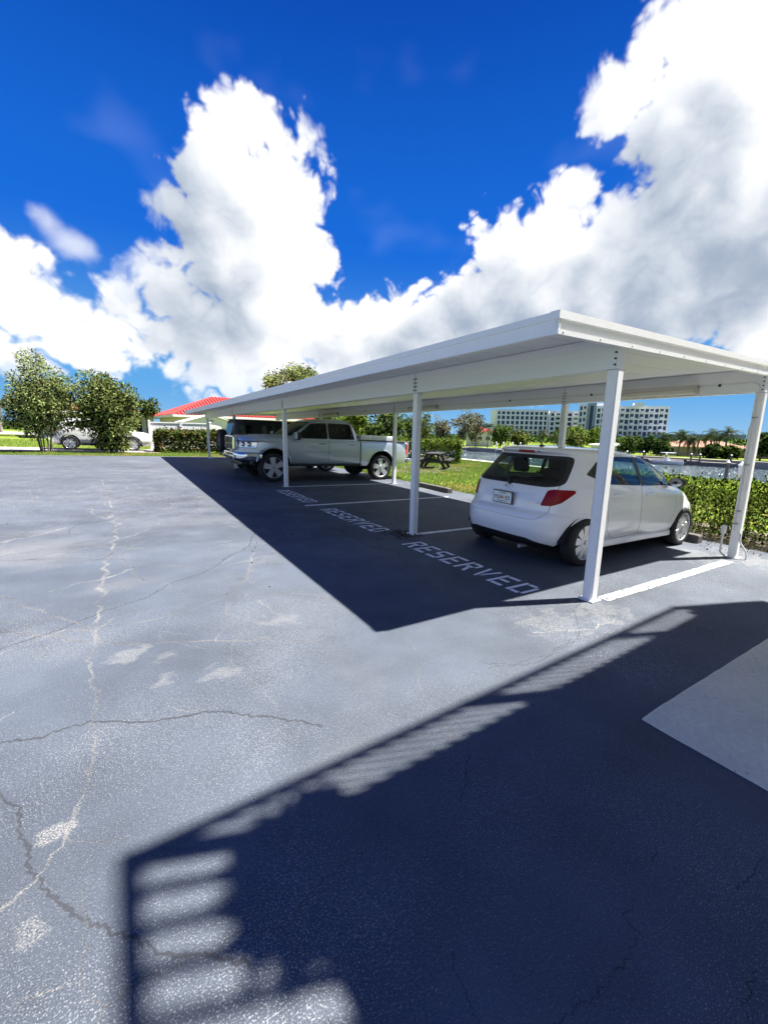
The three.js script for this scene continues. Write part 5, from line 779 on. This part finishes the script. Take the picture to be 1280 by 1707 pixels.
// ---- grass blades on the lawns
{
  const r = rng(71), blade = (a, h, w) => { const c = Math.cos(a), s = Math.sin(a); return [[-w * s, 0, w * c], [w * s, 0, -w * c], [c * h * 0.45, h, s * h * 0.45]]; };
  const pos = [blade(0.2, 0.06, 0.006), blade(2.2, 0.075, 0.006), blade(4.1, 0.05, 0.006), blade(5.2, 0.065, 0.006)].flat(2), g = new THREE.BufferGeometry(); g.setAttribute('position', new THREE.Float32BufferAttribute(pos, 3)); g.computeVertexNormals();
  const places = []; const add = (x0, x1, z0, z1, n) => { for (let i = 0; i < n; i++) { const x = mix(x0, x1, r()), z = mix(z0, z1, r()); places.push([x, z]); } };
  add(8.0, 20.6, -27, -6.5, 60000); add(7.9, 8.4, -22, -6, 3500); add(-14, 8, -25.1, -22.35, 22000); add(8, 20, -6.5, 2, 9000); add(-20, 2, -40, -28.7, 16000);
  const im = new THREE.InstancedMesh(g, mat([1, 1, 1], 0.9, { transmission: 0.2, thickness: 0 }), places.length), m = new THREE.Matrix4(), q = new THREE.Quaternion(), c = new THREE.Color();
  places.forEach(([x, z], i) => { q.setFromEuler(new THREE.Euler((r() - 0.5) * 0.5, r() * 6.28, (r() - 0.5) * 0.5)); const s = 0.7 + 0.9 * r(); m.compose(new THREE.Vector3(x, gY(x, z) - 0.035, z), q, new THREE.Vector3(s, s * (0.7 + 0.6 * r()), s)); im.setMatrixAt(i, m); const d = fbm(x * 0.5, z * 0.5, 3, 3) + 0.25 * r(), k = 0.7 + 0.5 * r(); d > 0.3 ? c.setRGB(0.34 * k, 0.29 * k, 0.08 * k) : c.setRGB(0.17 * k, 0.26 * k, 0.026 * k); im.setColorAt(i, c); });
  im.name = 'grass_blades'; im.userData = { kind: 'stuff', label: 'short green and yellowing lawn grass', category: 'grass' }; im.castShadow = im.receiveShadow = true; scene.add(im);
  const litter = (n, pick, seed) => leaves(n, (q) => { const [x, z] = pick(q); return [x, gY(x, z) + 0.006, z, q() - 0.5, 0, q() - 0.5]; }, 0.035, 0.018, [[0.14, 0.08, 0.03], [0.08, 0.05, 0.03], [0.2, 0.13, 0.05], [0.1, 0.11, 0.04]], seed, { droop: 0, up: 0 });
  const lit = single('leaf_litter', merge([litter(260, (q) => [3.45 + 0.35 * (q() - 0.5) + 0.2 * (q() - 0.5), -5.0 + 0.5 * (q() - 0.5)], 601), litter(700, (q) => [7.95 - 0.9 * q() * q(), -6.2 + 8 * q()], 602), litter(500, (q) => [7.9 - 0.7 * q() * q(), -20 + 14 * q()], 603), litter(40, (q) => [1 + 3 * q(), -6 + 3 * q()], 604)]), M.leaf, 'scattered dry leaves along the hedge edge and by posts', 'litter'); lit.userData.kind = 'stuff';
  // bare earth under the hedge and round the picnic table
  const soil = tex(256, 256, (u, v) => { const n = ring(u, v, 10, 3, 4), f = ring(u, v, 110, 7, 2), a = 0.16 * (1 + 0.5 * n + 0.9 * f); return [toS(a * 1.15), toS(a * 0.95), toS(a * 0.72)]; }, { repeat: [0.7, 0.7] }); M.soil = mat([1, 1, 1], 1, { map: soil });
  const patch = (pts) => { const gg = new THREE.ShapeGeometry(shapeOf(pts.map(([x, z]) => [x, -z]))); gg.rotateX(-Math.PI / 2); const p = gg.attributes.position; for (let i = 0; i < p.count; i++) p.setY(i, gY(p.getX(i), p.getZ(i)) - 0.012); gg.computeVertexNormals(); return gg; };
  const blob = (cx, cz, rx, rz, s) => Array.from({ length: 30 }, (_, i) => { const a = i / 30 * 6.2832, k = 1 + 0.4 * fbm(Math.cos(a) * 2 + s, Math.sin(a) * 2, s, 3); return [cx + Math.cos(a) * rx * k, cz + Math.sin(a) * rz * k]; });
  struct('hedge_soil', patch([[7.97, -6.6], [10, -6.6], [10, 3], [7.97, 3]]), M.soil); struct('bare_earth', patch(blob(13.0, -15.9, 1.9, 1.5, 3)), M.soil); struct('bare_earth', patch(blob(10.9, -14.5, 1.2, 1.0, 9)), M.soil);
}
// ---------------------------------------------------------------- picnic table, fence, houses
{
  M.tableWood = (() => { const t = tex(128, 128, (u, v) => { const a = 0.03 * (1 + 0.5 * ring(u, v, 12, 3, 3) + 0.4 * ring(u * 0.2, v, 60, 9, 2)); return [toS(a * 1.1), toS(a), toS(a * 0.95)]; }); return mat([1, 1, 1], 0.7, { map: t }); })();
  const t = thing('picnic_table', 'dark wooden picnic table with benches on the lawn', 'table', [12.95, gY(12.95, -15.85) - 0.01, -15.85], 0.72);
  for (let i = 0; i < 5; i++) part('top_plank', rbox(1.9, 0.055, 0.135, 0.006, 0, 0.72, -0.29 + i * 0.145), M.tableWood, t);
  for (const s of [-1, 1]) { for (const k of [0, 1]) part('bench_plank', rbox(1.9, 0.055, 0.13, 0.006, 0, 0.43, s * (0.63 + k * 0.14)), M.tableWood, t);
    part('leg', merge([rod([s * 0.68, 0, -0.62], [s * 0.68, 0.72, -0.2], 0.07, 0.07, 4), rod([s * 0.68, 0, 0.62], [s * 0.68, 0.72, 0.2], 0.07, 0.07, 4), box(0.06, 0.09, 1.5, s * 0.68, 0.37, 0), box(0.06, 0.07, 0.68, s * 0.68, 0.68, 0)]), M.tableWood, t); }
}
{
  const t = thing('privacy_fence', 'white board fence standing behind the croton hedge', 'fence', [1.6, gY(1.6, -27.4), -27.4], 0.1);
  for (let i = 0; i < 21; i++) part('board', rbox(0.145, 1.5, 0.03, 0.005, 0.13 + i * 0.15, 0.82, 0), M.whiteDull, t);
  for (const x of [0, 1.62, 3.3]) { const p = part('post', rbox(0.11, 1.68, 0.11, 0.008, x, 0.82, 0.02), M.whiteDull, t); part('cap', put(new THREE.ConeGeometry(0.09, 0.06, 4), x, 1.69, 0.02, 0, Math.PI / 4), M.whiteDull, p); }
  part('top_rail', rbox(3.3, 0.06, 0.06, 0.006, 1.65, 1.585, 0.02), M.whiteDull, t); part('bottom_rail', rbox(3.3, 0.06, 0.06, 0.006, 1.65, 0.12, 0.03), M.whiteDull, t);
}
M.redTile = (() => { const t = tex(256, 256, (u, v) => { const a = 1 + 0.22 * ring(u, v, 9, 3, 3) + 0.35 * ring(u, v, 60, 9, 2); return [toS(0.52 * a), toS(0.075 * a), toS(0.07 * a)]; }, { repeat: [0.6, 0.6] }); return mat([1, 1, 1], 0.9, { map: t, specularIntensity: 0.2 }); })();
M.orangeTile = (() => { const t = tex(256, 256, (u, v) => { const a = 1 + 0.3 * ring(u, v, 9, 13, 3) + 0.6 * ring(u, v, 50, 19, 2); return [toS(0.5 * a), toS(0.26 * a), toS(0.11 * a)]; }, { repeat: [0.6, 0.6] }); return mat([1, 1, 1], 0.8, { map: t }); })();
M.claySoft = mat([0.42, 0.22, 0.15], 0.85); M.wallWhite = mat([0.7, 0.69, 0.66], 0.85); M.wallTan = mat([0.5, 0.42, 0.34], 0.85); M.wallOrange = mat([0.42, 0.16, 0.08], 0.85); M.pane = mat([0.03, 0.04, 0.05], 0.08, { specularIntensity: 1 });
// a house with a hipped roof; tiles run from eave to ridge as raised rows, stepped course by course
function house(name, label, x, y, z, turn, w, d, h, rise, roofM, wallM, { windows = 3, ribs = 0.3, over = 0.5, group } = {}) {
  const t = thing(name, label, 'house', [x, y, z], turn, group);
  part('wall', box(w, h, d, 0, h / 2, 0), wallM, t);
  const W = w + 2 * over, Dd = d + 2 * over, half = Dd / 2, pitch = rise / half, y0 = h + 0.02, V = (a, b, c) => [a, b, c];
  const A = V(-W / 2, y0, half), B = V(W / 2, y0, half), C = V(W / 2, y0, -half), D2 = V(-W / 2, y0, -half), R1 = V(-W / 2 + half, y0 + rise, 0), R2 = V(W / 2 - half, y0 + rise, 0);
  const pos = [], tri = (...v) => v.forEach((p) => pos.push(...p)); tri(A, B, R2, A, R2, R1); tri(C, D2, R1, C, R1, R2); tri(B, C, R2); tri(D2, A, R1); tri(A, C, B, A, D2, C);
  const g = new THREE.BufferGeometry(); g.setAttribute('position', new THREE.Float32BufferAttribute(pos, 3)); const uv = []; for (let i = 0; i < pos.length; i += 3) uv.push(pos[i], pos[i + 2]); g.setAttribute('uv', new THREE.Float32BufferAttribute(uv, 2)); g.computeVertexNormals();
  const roof = part('roof', g, roofM, t), rows = [];
  const slope = Math.atan(pitch);
  for (const [side, len] of [[0, W], [1, Dd], [2, W], [3, Dd]]) for (let s = ribs / 2; s < len; s += ribs) {
    const run = Math.min(s, len - s, half) - 0.05; if (run < 0.15) continue; const L = run / Math.cos(slope);
    const rg = new THREE.CylinderGeometry(ribs * 0.33, ribs * 0.36, L, 6, 1, false); put(rg, 0, 0, 0, -Math.PI / 2 + slope); const c = (side % 2 ? W : Dd) / 2; rg.translate(s - len / 2, y0 + Math.sin(slope) * L / 2 + 0.02, c - Math.cos(slope) * L / 2); rg.rotateY(side * Math.PI / 2); rows.push(rg);
  }
  const tl = part('tile_rows', merge(rows), roofM, roof); tl.userData.kind = 'stuff';
  part('fascia', merge([box(W + 0.04, 0.18, 0.05, 0, y0 - 0.06, half), box(W + 0.04, 0.18, 0.05, 0, y0 - 0.06, -half), box(0.05, 0.18, Dd, W / 2, y0 - 0.06, 0), box(0.05, 0.18, Dd, -W / 2, y0 - 0.06, 0)]), M.wallWhite, t);
  for (let i = 0; i < windows; i++) { const wx = -w / 2 + (i + 0.7) * w / (windows + 0.4), p = part('window', box(1.3, 1.15, 0.06, wx, h * 0.55, d / 2 + 0.01), M.pane, t); part('frame', merge([box(1.46, 0.08, 0.1, wx, h * 0.55 + 0.6, d / 2 + 0.02), box(1.46, 0.08, 0.1, wx, h * 0.55 - 0.6, d / 2 + 0.02), box(0.08, 1.12, 0.1, wx - 0.69, h * 0.55, d / 2 + 0.02), box(0.08, 1.12, 0.1, wx + 0.69, h * 0.55, d / 2 + 0.02)]), M.wallWhite, p); }
  return t;
}
house('tiled_house', 'white house with a bright red tiled hip roof beyond the carport', 9.9, gY(9, -40), -41.5, 0.12, 12.0, 7.4, 2.35, 1.8, M.redTile, M.wallWhite, { over: 0.7 });
house('tiled_house', 'low house with an orange tiled roof behind the bushy tree', -1.6, gY(-2, -46), -47.5, 0.2, 8, 7, 2.2, 0.9, M.orangeTile, M.wallWhite);
{
  const t = thing('garden_shed', 'small white gabled shed before the red roofed house', 'shed', [5.6, gY(5.6, -31), -31.5], 0.1);
  part('wall', (() => { const g = extr([[-1.7, 0], [1.7, 0], [1.7, 1.75], [0, 2.25], [-1.7, 1.75]], 2.2); return g.translate(0, 0, -2.2); })(), M.wallWhite, t);
  for (const s of [-1, 1]) part('roof', put(new THREE.BoxGeometry(1.95, 0.06, 2.5), s * 0.9, 2.05, -1.1, 0, 0, -s * 0.287), M.whiteDull, t);
  part('vent', rbox(0.4, 0.14, 0.03, 0.005, 0, 1.9, 0.01), M.grey, t); part('door', rbox(1.0, 1.6, 0.04, 0.01, 0.2, 0.82, 0.015), M.whiteDull, t);
}
// ---- the two sides of the canal
{
  M.seawall = (() => { const t = tex(256, 128, (u, v) => { const a = 0.3 * (1 + 0.3 * ring(u, v, 12, 3, 3) + 0.3 * ring(u, v, 60, 5, 2)); return [toS(a), toS(a * 0.97), toS(a * 0.9)]; }, { repeat: [0.2, 0.5] }); return mat([1, 1, 1], 0.95, { map: t }); })();
  const near = thing('seawall', 'concrete seawall along the near edge of the lawn', 'seawall'); part('wall', box(0.4, 5, 320, BANK - 0.2, -3.1, -80), M.seawall, near);
  const cap = part('cap', gridSheet([BANK - 0.45, BANK + 0.1], [-240, -60, -35, 15, 80], (x, z) => gY(BANK, z) + 0.05), M.concrete, near); part('cap_edge', gridSheet([BANK + 0.1, BANK + 0.102], [-240, -60, 15, 80], (x, z) => gY(BANK, z) + (x > BANK + 0.101 ? -0.2 : 0.05)), M.concrete, cap);
  const far = thing('seawall', 'long concrete seawall across the canal below the houses', 'seawall'); part('wall', merge([box(0.4, 3.6, 300, FAR_BANK + 0.2, -3.75, CANAL_END + 150), box(FAR_BANK - BANK, 3.6, 0.4, (FAR_BANK + BANK) / 2, -3.75, CANAL_END - 0.2)]), M.seawall, far); part('cap', merge([box(0.7, 0.14, 300, FAR_BANK + 0.2, -1.9, CANAL_END + 150), box(FAR_BANK - BANK, 0.14, 0.7, (FAR_BANK + BANK) / 2, -1.9, CANAL_END - 0.2)]), M.concrete, far);
}
M.dockWood = mat([0.2, 0.17, 0.14], 0.95); M.pile = mat([0.13, 0.12, 0.11], 0.95); M.boatWhite = mat([0.75, 0.76, 0.78], 0.3, { clearcoat: 0.5 });
function dock(label, x, z, turn, L, D, y, piles, white) {
  const t = thing('boat_dock', label, 'dock', [x, y, z], turn, 'docks on the canal'); const n = Math.round(L / 0.5);
  for (let i = 0; i < n; i++) part('plank', box(L / n - 0.02, 0.06, D, -L / 2 + (i + 0.5) * L / n, 0, 0), white ? M.boatWhite : M.dockWood, t);
  for (const [px, pz, top] of piles) { const p = part('piling', rod([px, -3.4 - y - 1, pz], [px, top, pz], 0.14, 0.13, 10), white ? M.boatWhite : M.pile, t); part('piling_cap', put(new THREE.ConeGeometry(0.17, 0.16, 10), px, top + 0.08, pz), M.boatWhite, p); }
  return t;
}
function boat(label, x, z, turn, L, console_) {
  const t = thing('motor_boat', label, 'boat', [x, WATER, z], turn, 'boats moored on the canal');
  const hull = shell([[-0.25, -L / 2 + 0.2, L / 2 - 1.4, 0.35, 6, 1.6], [0, -L / 2 + 0.05, L / 2 - 0.7, 0.85, 7, 1.7], [0.35, -L / 2, L / 2 - 0.25, 1.1, 7, 1.8], [0.7, -L / 2, L / 2, 1.2, 7, 1.9]], 12, 50, { cap: false }); part('hull', toGeo(hull), M.boatWhite, t); part('deck', box(L * 0.7, 0.04, 1.6, -L * 0.1, 0.38, 0), M.whiteDull, t);
  if (console_) { part('console', rbox(0.7, 0.9, 0.8, 0.08, -0.2, 0.8, 0), M.boatWhite, t); const top = part('canopy', rbox(1.9, 0.08, 1.7, 0.03, -0.3, 2.1, 0), M.whiteDull, t); for (const [a, b] of [[-1, -0.6], [-1, 0.6], [0.4, -0.6], [0.4, 0.6]]) part('strut', rod([a, 0.4, b], [a * 0.9, 2.1, b], 0.03), M.grey, top); } else part('windscreen', put(new THREE.PlaneGeometry(1.5, 0.5), 0.6, 0.95, 0, 0, Math.PI / 2, 0), M.glassDark, t);
  part('outboard', merge([rbox(0.4, 0.55, 0.4, 0.1, -L / 2 - 0.25, 0.9, 0), box(0.15, 0.9, 0.12, -L / 2 - 0.22, 0.3, 0)]), M.trim, t); return t;
}
dock('wooden dock with pilings on the near bank past the hedge', 23.4, -7.2, 0, 4.6, 2.0, -0.6, [[-0.4, 1.1, 0.1], [2.2, 1.1, 0.1]]);
{ const t = thing('dock_rail', 'white railing on the near dock past the carport post', 'railing', [24.2, -0.57, -6.7]); for (const y of [0.25, 0.55]) part('rail', rbox(3.4, 0.09, 0.05, 0.01, 0.3, y, 0.6), M.boatWhite, t); for (const x of [-1.2, -0.3, 0.6, 1.5]) part('rail_post', rbox(0.09, 0.62, 0.09, 0.01, x, 0.31, 0.6), M.boatWhite, t);
  const p = thing('mooring_pile', 'white capped mooring pile beside the near carport post', 'piling', [25.2, WATER, -7.75]); part('pile', rod([0, -1.5, 0], [0, 3.3, 0], 0.13, 0.12, 12), M.boatWhite, p); part('cap', put(new THREE.ConeGeometry(0.16, 0.2, 12), 0, 3.4, 0), M.boatWhite, p);
  const q = thing('mooring_pile', 'thin dark mooring pile standing in the water above the hedge', 'piling', [28.4, WATER, -9.35]); part('pile', rod([0, -1.5, 0], [0, 3.25, 0], 0.09, 0.09, 10), M.pile, q); part('cap', put(new THREE.ConeGeometry(0.12, 0.16, 10), 0, 3.33, 0), M.boatWhite, q); }
boat('white motor boat moored at the near dock right of the post', 28.6, -6.0, 0.3, 5.5, false);
dock('low dock across the canal below the palms with white boat', 86.2, -39, Math.PI / 2, 12, 2.2, -2.2, [[-5.5, -1, 1.2], [-1.5, -1, 1.0], [2.5, -1, 1.3], [5.6, -1, 1.2]]);
dock('dark dock with tall pilings across the canal right of the boats', 86.2, -30, Math.PI / 2, 5, 2.0, -2.3, [[-2.2, -0.9, 1.4], [2.2, -0.9, 1.3]]);
dock('pale boat lift dock at the end of the canal', 86.3, -75, Math.PI / 2, 9, 2.2, -2.0, [[-4, -1, 1.9], [-1.5, -1, 1.9], [1.5, -1, 1.9], [4, -1, 1.9]], true);
boat('white boat with a canopy at the far dock below palms', 84.0, -37.0, 1.45, 6.2, true); boat('small white boat at the end of the canal by the lift', 84.2, -73, 1.5, 5.5, true); boat('white open boat at the far dock left of the canopy boat', 84.0, -44, 1.6, 5.2, false);
const FB = -2.1, FAR_HOUSES = 'houses across the canal';
house('canal_house', 'low house with a pale clay roof behind the far palms', 112, FB, -43, -1.25, 16, 9, 2.0, 1.35, M.claySoft, M.wallTan, { group: FAR_HOUSES });
house('canal_house', 'orange walled house with a clay roof behind the near post', 113, FB, -31.5, -1.2, 9, 8, 1.9, 1.3, M.claySoft, M.wallOrange, { group: FAR_HOUSES });
house('canal_house', 'white house with a flat pale roof across the canal above the car roof', 112, FB, -61, -1.0, 13, 8, 1.7, 0.55, M.wallWhite, M.wallWhite, { group: FAR_HOUSES, ribs: 0.5 });
house('canal_house', 'small red roofed house at the end of the canal', 106, FB, -106, -0.75, 9, 8, 5.0, 1.6, M.redTile, M.wallWhite, { group: FAR_HOUSES });
house('canal_house', 'red roofed house glimpsed above the pickup bed', 60, FB, -112, -0.5, 12, 9, 4.6, 2.6, M.redTile, M.wallTan, { group: FAR_HOUSES });
{
  const FP = 'palms across the canal', FT = 'trees across the canal';
  [[90.8, -87.4, 5.7, 'palm left of the pale boat lift'], [97.7, -85.7, 5.5, 'palm just right of the pale boat lift'], [108.8, -88, 3.6, 'short palm left of the back carport post'], [110, -83.4, 3.9, 'short palm below the middle of the white apartment block'], [112, -80.6, 3.0, 'low palm close to the back carport post'], [100.3, -45, 2.9, 'palm above the far dock nearest the car roof'], [102.4, -42.9, 3.6, 'full palm above the white canopy boat'], [104.9, -42, 2.5, 'low palm before the pale clay roof'], [104.5, -40.2, 2.8, 'thin palm before the pale clay roof'], [101.5, -36.9, 4.1, 'tallest palm on the far bank left of the near post'], [102.3, -34.5, 4.2, 'tall palm on the far bank close to the near post']].forEach(([x, z, top, label], i) => palm(label, x, FB, z, (top - FB) * 0.76, 2.9, 200 + i, FP, 22));
  [[89.3, -95.9, 7.9, 3.9, 'dry', 'pale dry tree at the end of the canal'], [82, -98.3, 6.5, 3.8, 'dry', 'thin grey leaved tree behind the lawn hedge'], [96.8, -98.3, 7.0, 3.6, 'dry', 'twiggy pale tree left of the apartment block'], [94.6, -86.2, 4.1, 3, 'mid', 'round green tree behind the pale boat lift'], [74.2, -96.9, 7.0, 4, 'olive', 'olive green tree right of the second front post'], [70, -98, 5.8, 3.6, 'mid', 'green tree behind the second front post'], [101, -85, 2.6, 2.4, 'olive', 'low bush right of the pale boat lift'], [125, -82.5, 4.5, 3.8, 'lime', 'bright green tree right of the back carport post'], [128, -78, 4.2, 3.8, 'lime', 'bright green tree below the grey tower of the apartments'], [121, -85, 3.8, 3, 'mid', 'green tree left of the bright green trees'], [97.2, -47, 1.6, 2.0, 'dark', 'round dark shrub across the canal above the car window'], [96.4, -43.6, 0.8, 1.7, 'dark', 'low dark shrub on the far bank left of the canopy boat'], [99, -28, 2.7, 2.6, 'dark', 'dark tree across the canal right of the near post'], [99.5, -25.5, 3.0, 2.8, 'mid', 'green tree across the canal at the right edge'], [99, -35.5, 0.2, 1.6, 'dark', 'low shrub on the far bank below the tallest palms'], [99, -32.6, 0, 1.5, 'mid', 'low green shrub on the far bank beside the near post'], [113, -74, 2.2, 3, 'olive', 'olive bush above the car roof'], [118, -68, 2.6, 3.2, 'mid', 'green bush above the car roof near the front post'], [104, -54, 1.5, 2.4, 'mid', 'green shrub beside the flat roofed white house']].forEach(([x, z, top, cr, p, label], i) => {
    const h = (top - FB) * 1.16; tree('far_tree', label, x, FB, z, { seed: 300 + i, clumps: 40, cr, cy: h * 0.56, ch: h * 0.47, clumpR: 0.3, trunk: 0.16, leaves: 1900, leaf: 0.62, palette: GREENS[p], far: true, limbs: 0.5, group: FT }); });
  const r = rng(91), spot = (q) => { const k = q(), x = 150 + 120 * q(), z = -230 + 240 * k; return [x, FB + 1 + 3.6 * q() * (0.6 + 0.4 * noise(x * 0.05, z * 0.08, 2)), z, 0, 0.5, 0]; }; void r;
  const wood = single('far_wood', leaves(26000, spot, 1.5, 0.9, [...GREENS.mid, ...GREENS.dark], 92), M.leafFar, 'low belt of far trees before the apartment block', 'trees'); wood.userData.kind = 'stuff';
}
// ---- far left: trees along the street
{
  palm('palm at the far left edge beyond the street', -10.2, gY(-10, -60), -59, 2.6, 1.5, 250); palm('small palm beyond the street left of the young tree', -8.0, gY(-8, -66), -66, 2.4, 1.5, 251);
  tree('street_tree', 'grey green tree beyond the street at the far left', -6.6, gY(-6, -48), -47.5, { seed: 260, clumps: 30, cr: 1.5, cy: 2.6, ch: 0.95, clumpR: 0.34, trunk: 0.09, leaves: 2600, leaf: 0.26, palette: GREENS.dry.concat(GREENS.dark), limbs: 0.8 });
  tree('street_tree', 'small leafy tree behind the orange tiled roof', 2.4, gY(2, -44), -43.5, { seed: 261, clumps: 22, cr: 1.1, cy: 2.9, ch: 0.8, clumpR: 0.34, trunk: 0.07, leaves: 1200, leaf: 0.24, palette: GREENS.mid, limbs: 0.8 });
  const spot = (q) => { const x = -120 + 118 * q(), z = -95 - 30 * q(); return [x, 0.8 + 2.4 * q() * (0.5 + 0.5 * noise(x * 0.15, 3, 1)), z, 0, 0.5, 0]; }, spot2 = (q) => { const x = -4 + 70 * q(), z = -125 - 30 * q(); return [x, -2 + 6.5 * q() * (0.6 + 0.4 * noise(x * 0.1, 3, 1)), z, 0, 0.5, 0]; };
  const a = single('far_wood', leaves(9000, spot, 1.0, 0.6, [...GREENS.mid, ...GREENS.dark], 262), M.leafFar, 'belt of far trees along the left horizon', 'trees'); a.userData.kind = 'stuff';
  const b = single('far_wood', leaves(9000, spot2, 1.2, 0.7, [...GREENS.mid, ...GREENS.dark], 263), M.leafFar, 'belt of far trees behind the red roofed houses', 'trees'); b.userData.kind = 'stuff';
}
// ---- the white apartment block beyond the canal houses: piers and floor bands stand out, the glass lies back
{
  M.aptWhite = mat([0.8, 0.8, 0.8], 0.8); M.aptGrey = mat([0.30, 0.34, 0.4], 0.8); M.aptGlass = mat([0.035, 0.045, 0.06], 0.1);
  const t = thing('apartment_block', 'large white apartment block with rows of windows beyond the canal', 'building', [240, -1.2, -160]);
  const o = [240, -1.2, -160];
  const wing = (x0, z0, x1, z1, top, floors, cols, m, balc, deep = 14, pr = 0.34) => {
    const L = Math.hypot(x1 - x0, z1 - z0), a = -Math.atan2(z1 - z0, x1 - x0), H = top + 1.2, fh = (H - 1.2) / floors, cw = L / cols, place = (g) => put(g, x0 - o[0], 0, z0 - o[2], 0, a, 0);
    const ws = []; ws.push(box(L, H, deep, L / 2, H / 2, -deep / 2 - 0.6));
    const pierW = cw * pr; for (let c = 0; c <= cols; c++) ws.push(box(c % cols ? pierW : pierW * 0.9, H - 0.02, 0.6, c * cw + (c === 0 ? pierW * 0.45 : c === cols ? -pierW * 0.45 : 0), H / 2 - 0.01, -0.3));
    for (let f = 0; f <= floors; f++) ws.push(box(L - 0.02, f === floors ? 1.6 : 1.0, 0.5, L / 2, f === floors ? H - 0.85 : f * fh + 0.5, -0.34));
    part('wall', place(merge(ws)), m, t);
    const paneG = place(box(cw - pierW + 0.02, fh - 0.9, 0.12, 0, 0, -0.52));
    for (let f = 0; f < floors; f++) for (let c = 0; c < cols; c++) { const p = part('window', paneG, M.aptGlass, t); const u = (c + 0.5) * cw, d = [Math.cos(a) * u, -Math.sin(a) * u]; p.position.set(d[0], f * fh + 1.0 + (fh - 1.0) / 2, d[1]);
      if (balc && c % balc === 1) { const b = part('balcony', place(merge([box(cw * 0.95, 0.2, 1.5, 0, 0, 0.75), box(cw * 0.95, 0.9, 0.1, 0, 0.5, 1.45), box(0.1, 0.9, 1.4, cw * 0.45, 0.5, 0.75)])), M.aptWhite, t); b.position.set(d[0], f * fh + 0.75, d[1]); } }
  };
  wing(224, -209, 255.5, -190.4, 20.2, 6, 11, M.aptWhite, 0); wing(256, -190, 277, -172.5, 19.6, 6, 7, M.aptWhite, 3); wing(243.5, -160, 245.3, -155.4, 22.2, 6, 2, M.aptWhite, 2, 20); wing(245.2, -155.3, 245.0, -149.6, 22.4, 1, 1, M.aptGrey, 0, 24); wing(244.8, -149.2, 274, -122.2, 20.6, 6, 15, M.aptWhite, 2, 14, 0.26);
  part('roof_house', box(6, 2.2, 5, 262 - o[0], 22.4, -134 - o[2], 0.7), M.aptWhite, t);
  const g = thing('parking_deck', 'long grey parking deck below the apartment block at right', 'building', [250, -1.2, -100], 0.9); part('wall', box(60, 5.4, 12, 0, 2.7, 0), M.aptGrey, g); for (const y of [1.6, 4.2]) part('opening', box(56, 1.0, 0.1, 0, y, 6.0), M.aptGlass, g);
  const m = thing('radio_mast', 'thin mast on the horizon right of the apartment block', 'mast', [300, -1, -92]); part('pole', rod([0, 0, 0], [0, 10, 0], 0.35, 0.2, 6), M.aptGrey, m); part('crossbar', box(3, 0.3, 0.3, 0, 8, 0), M.aptGrey, m);
}
renderer.render(scene, camera);
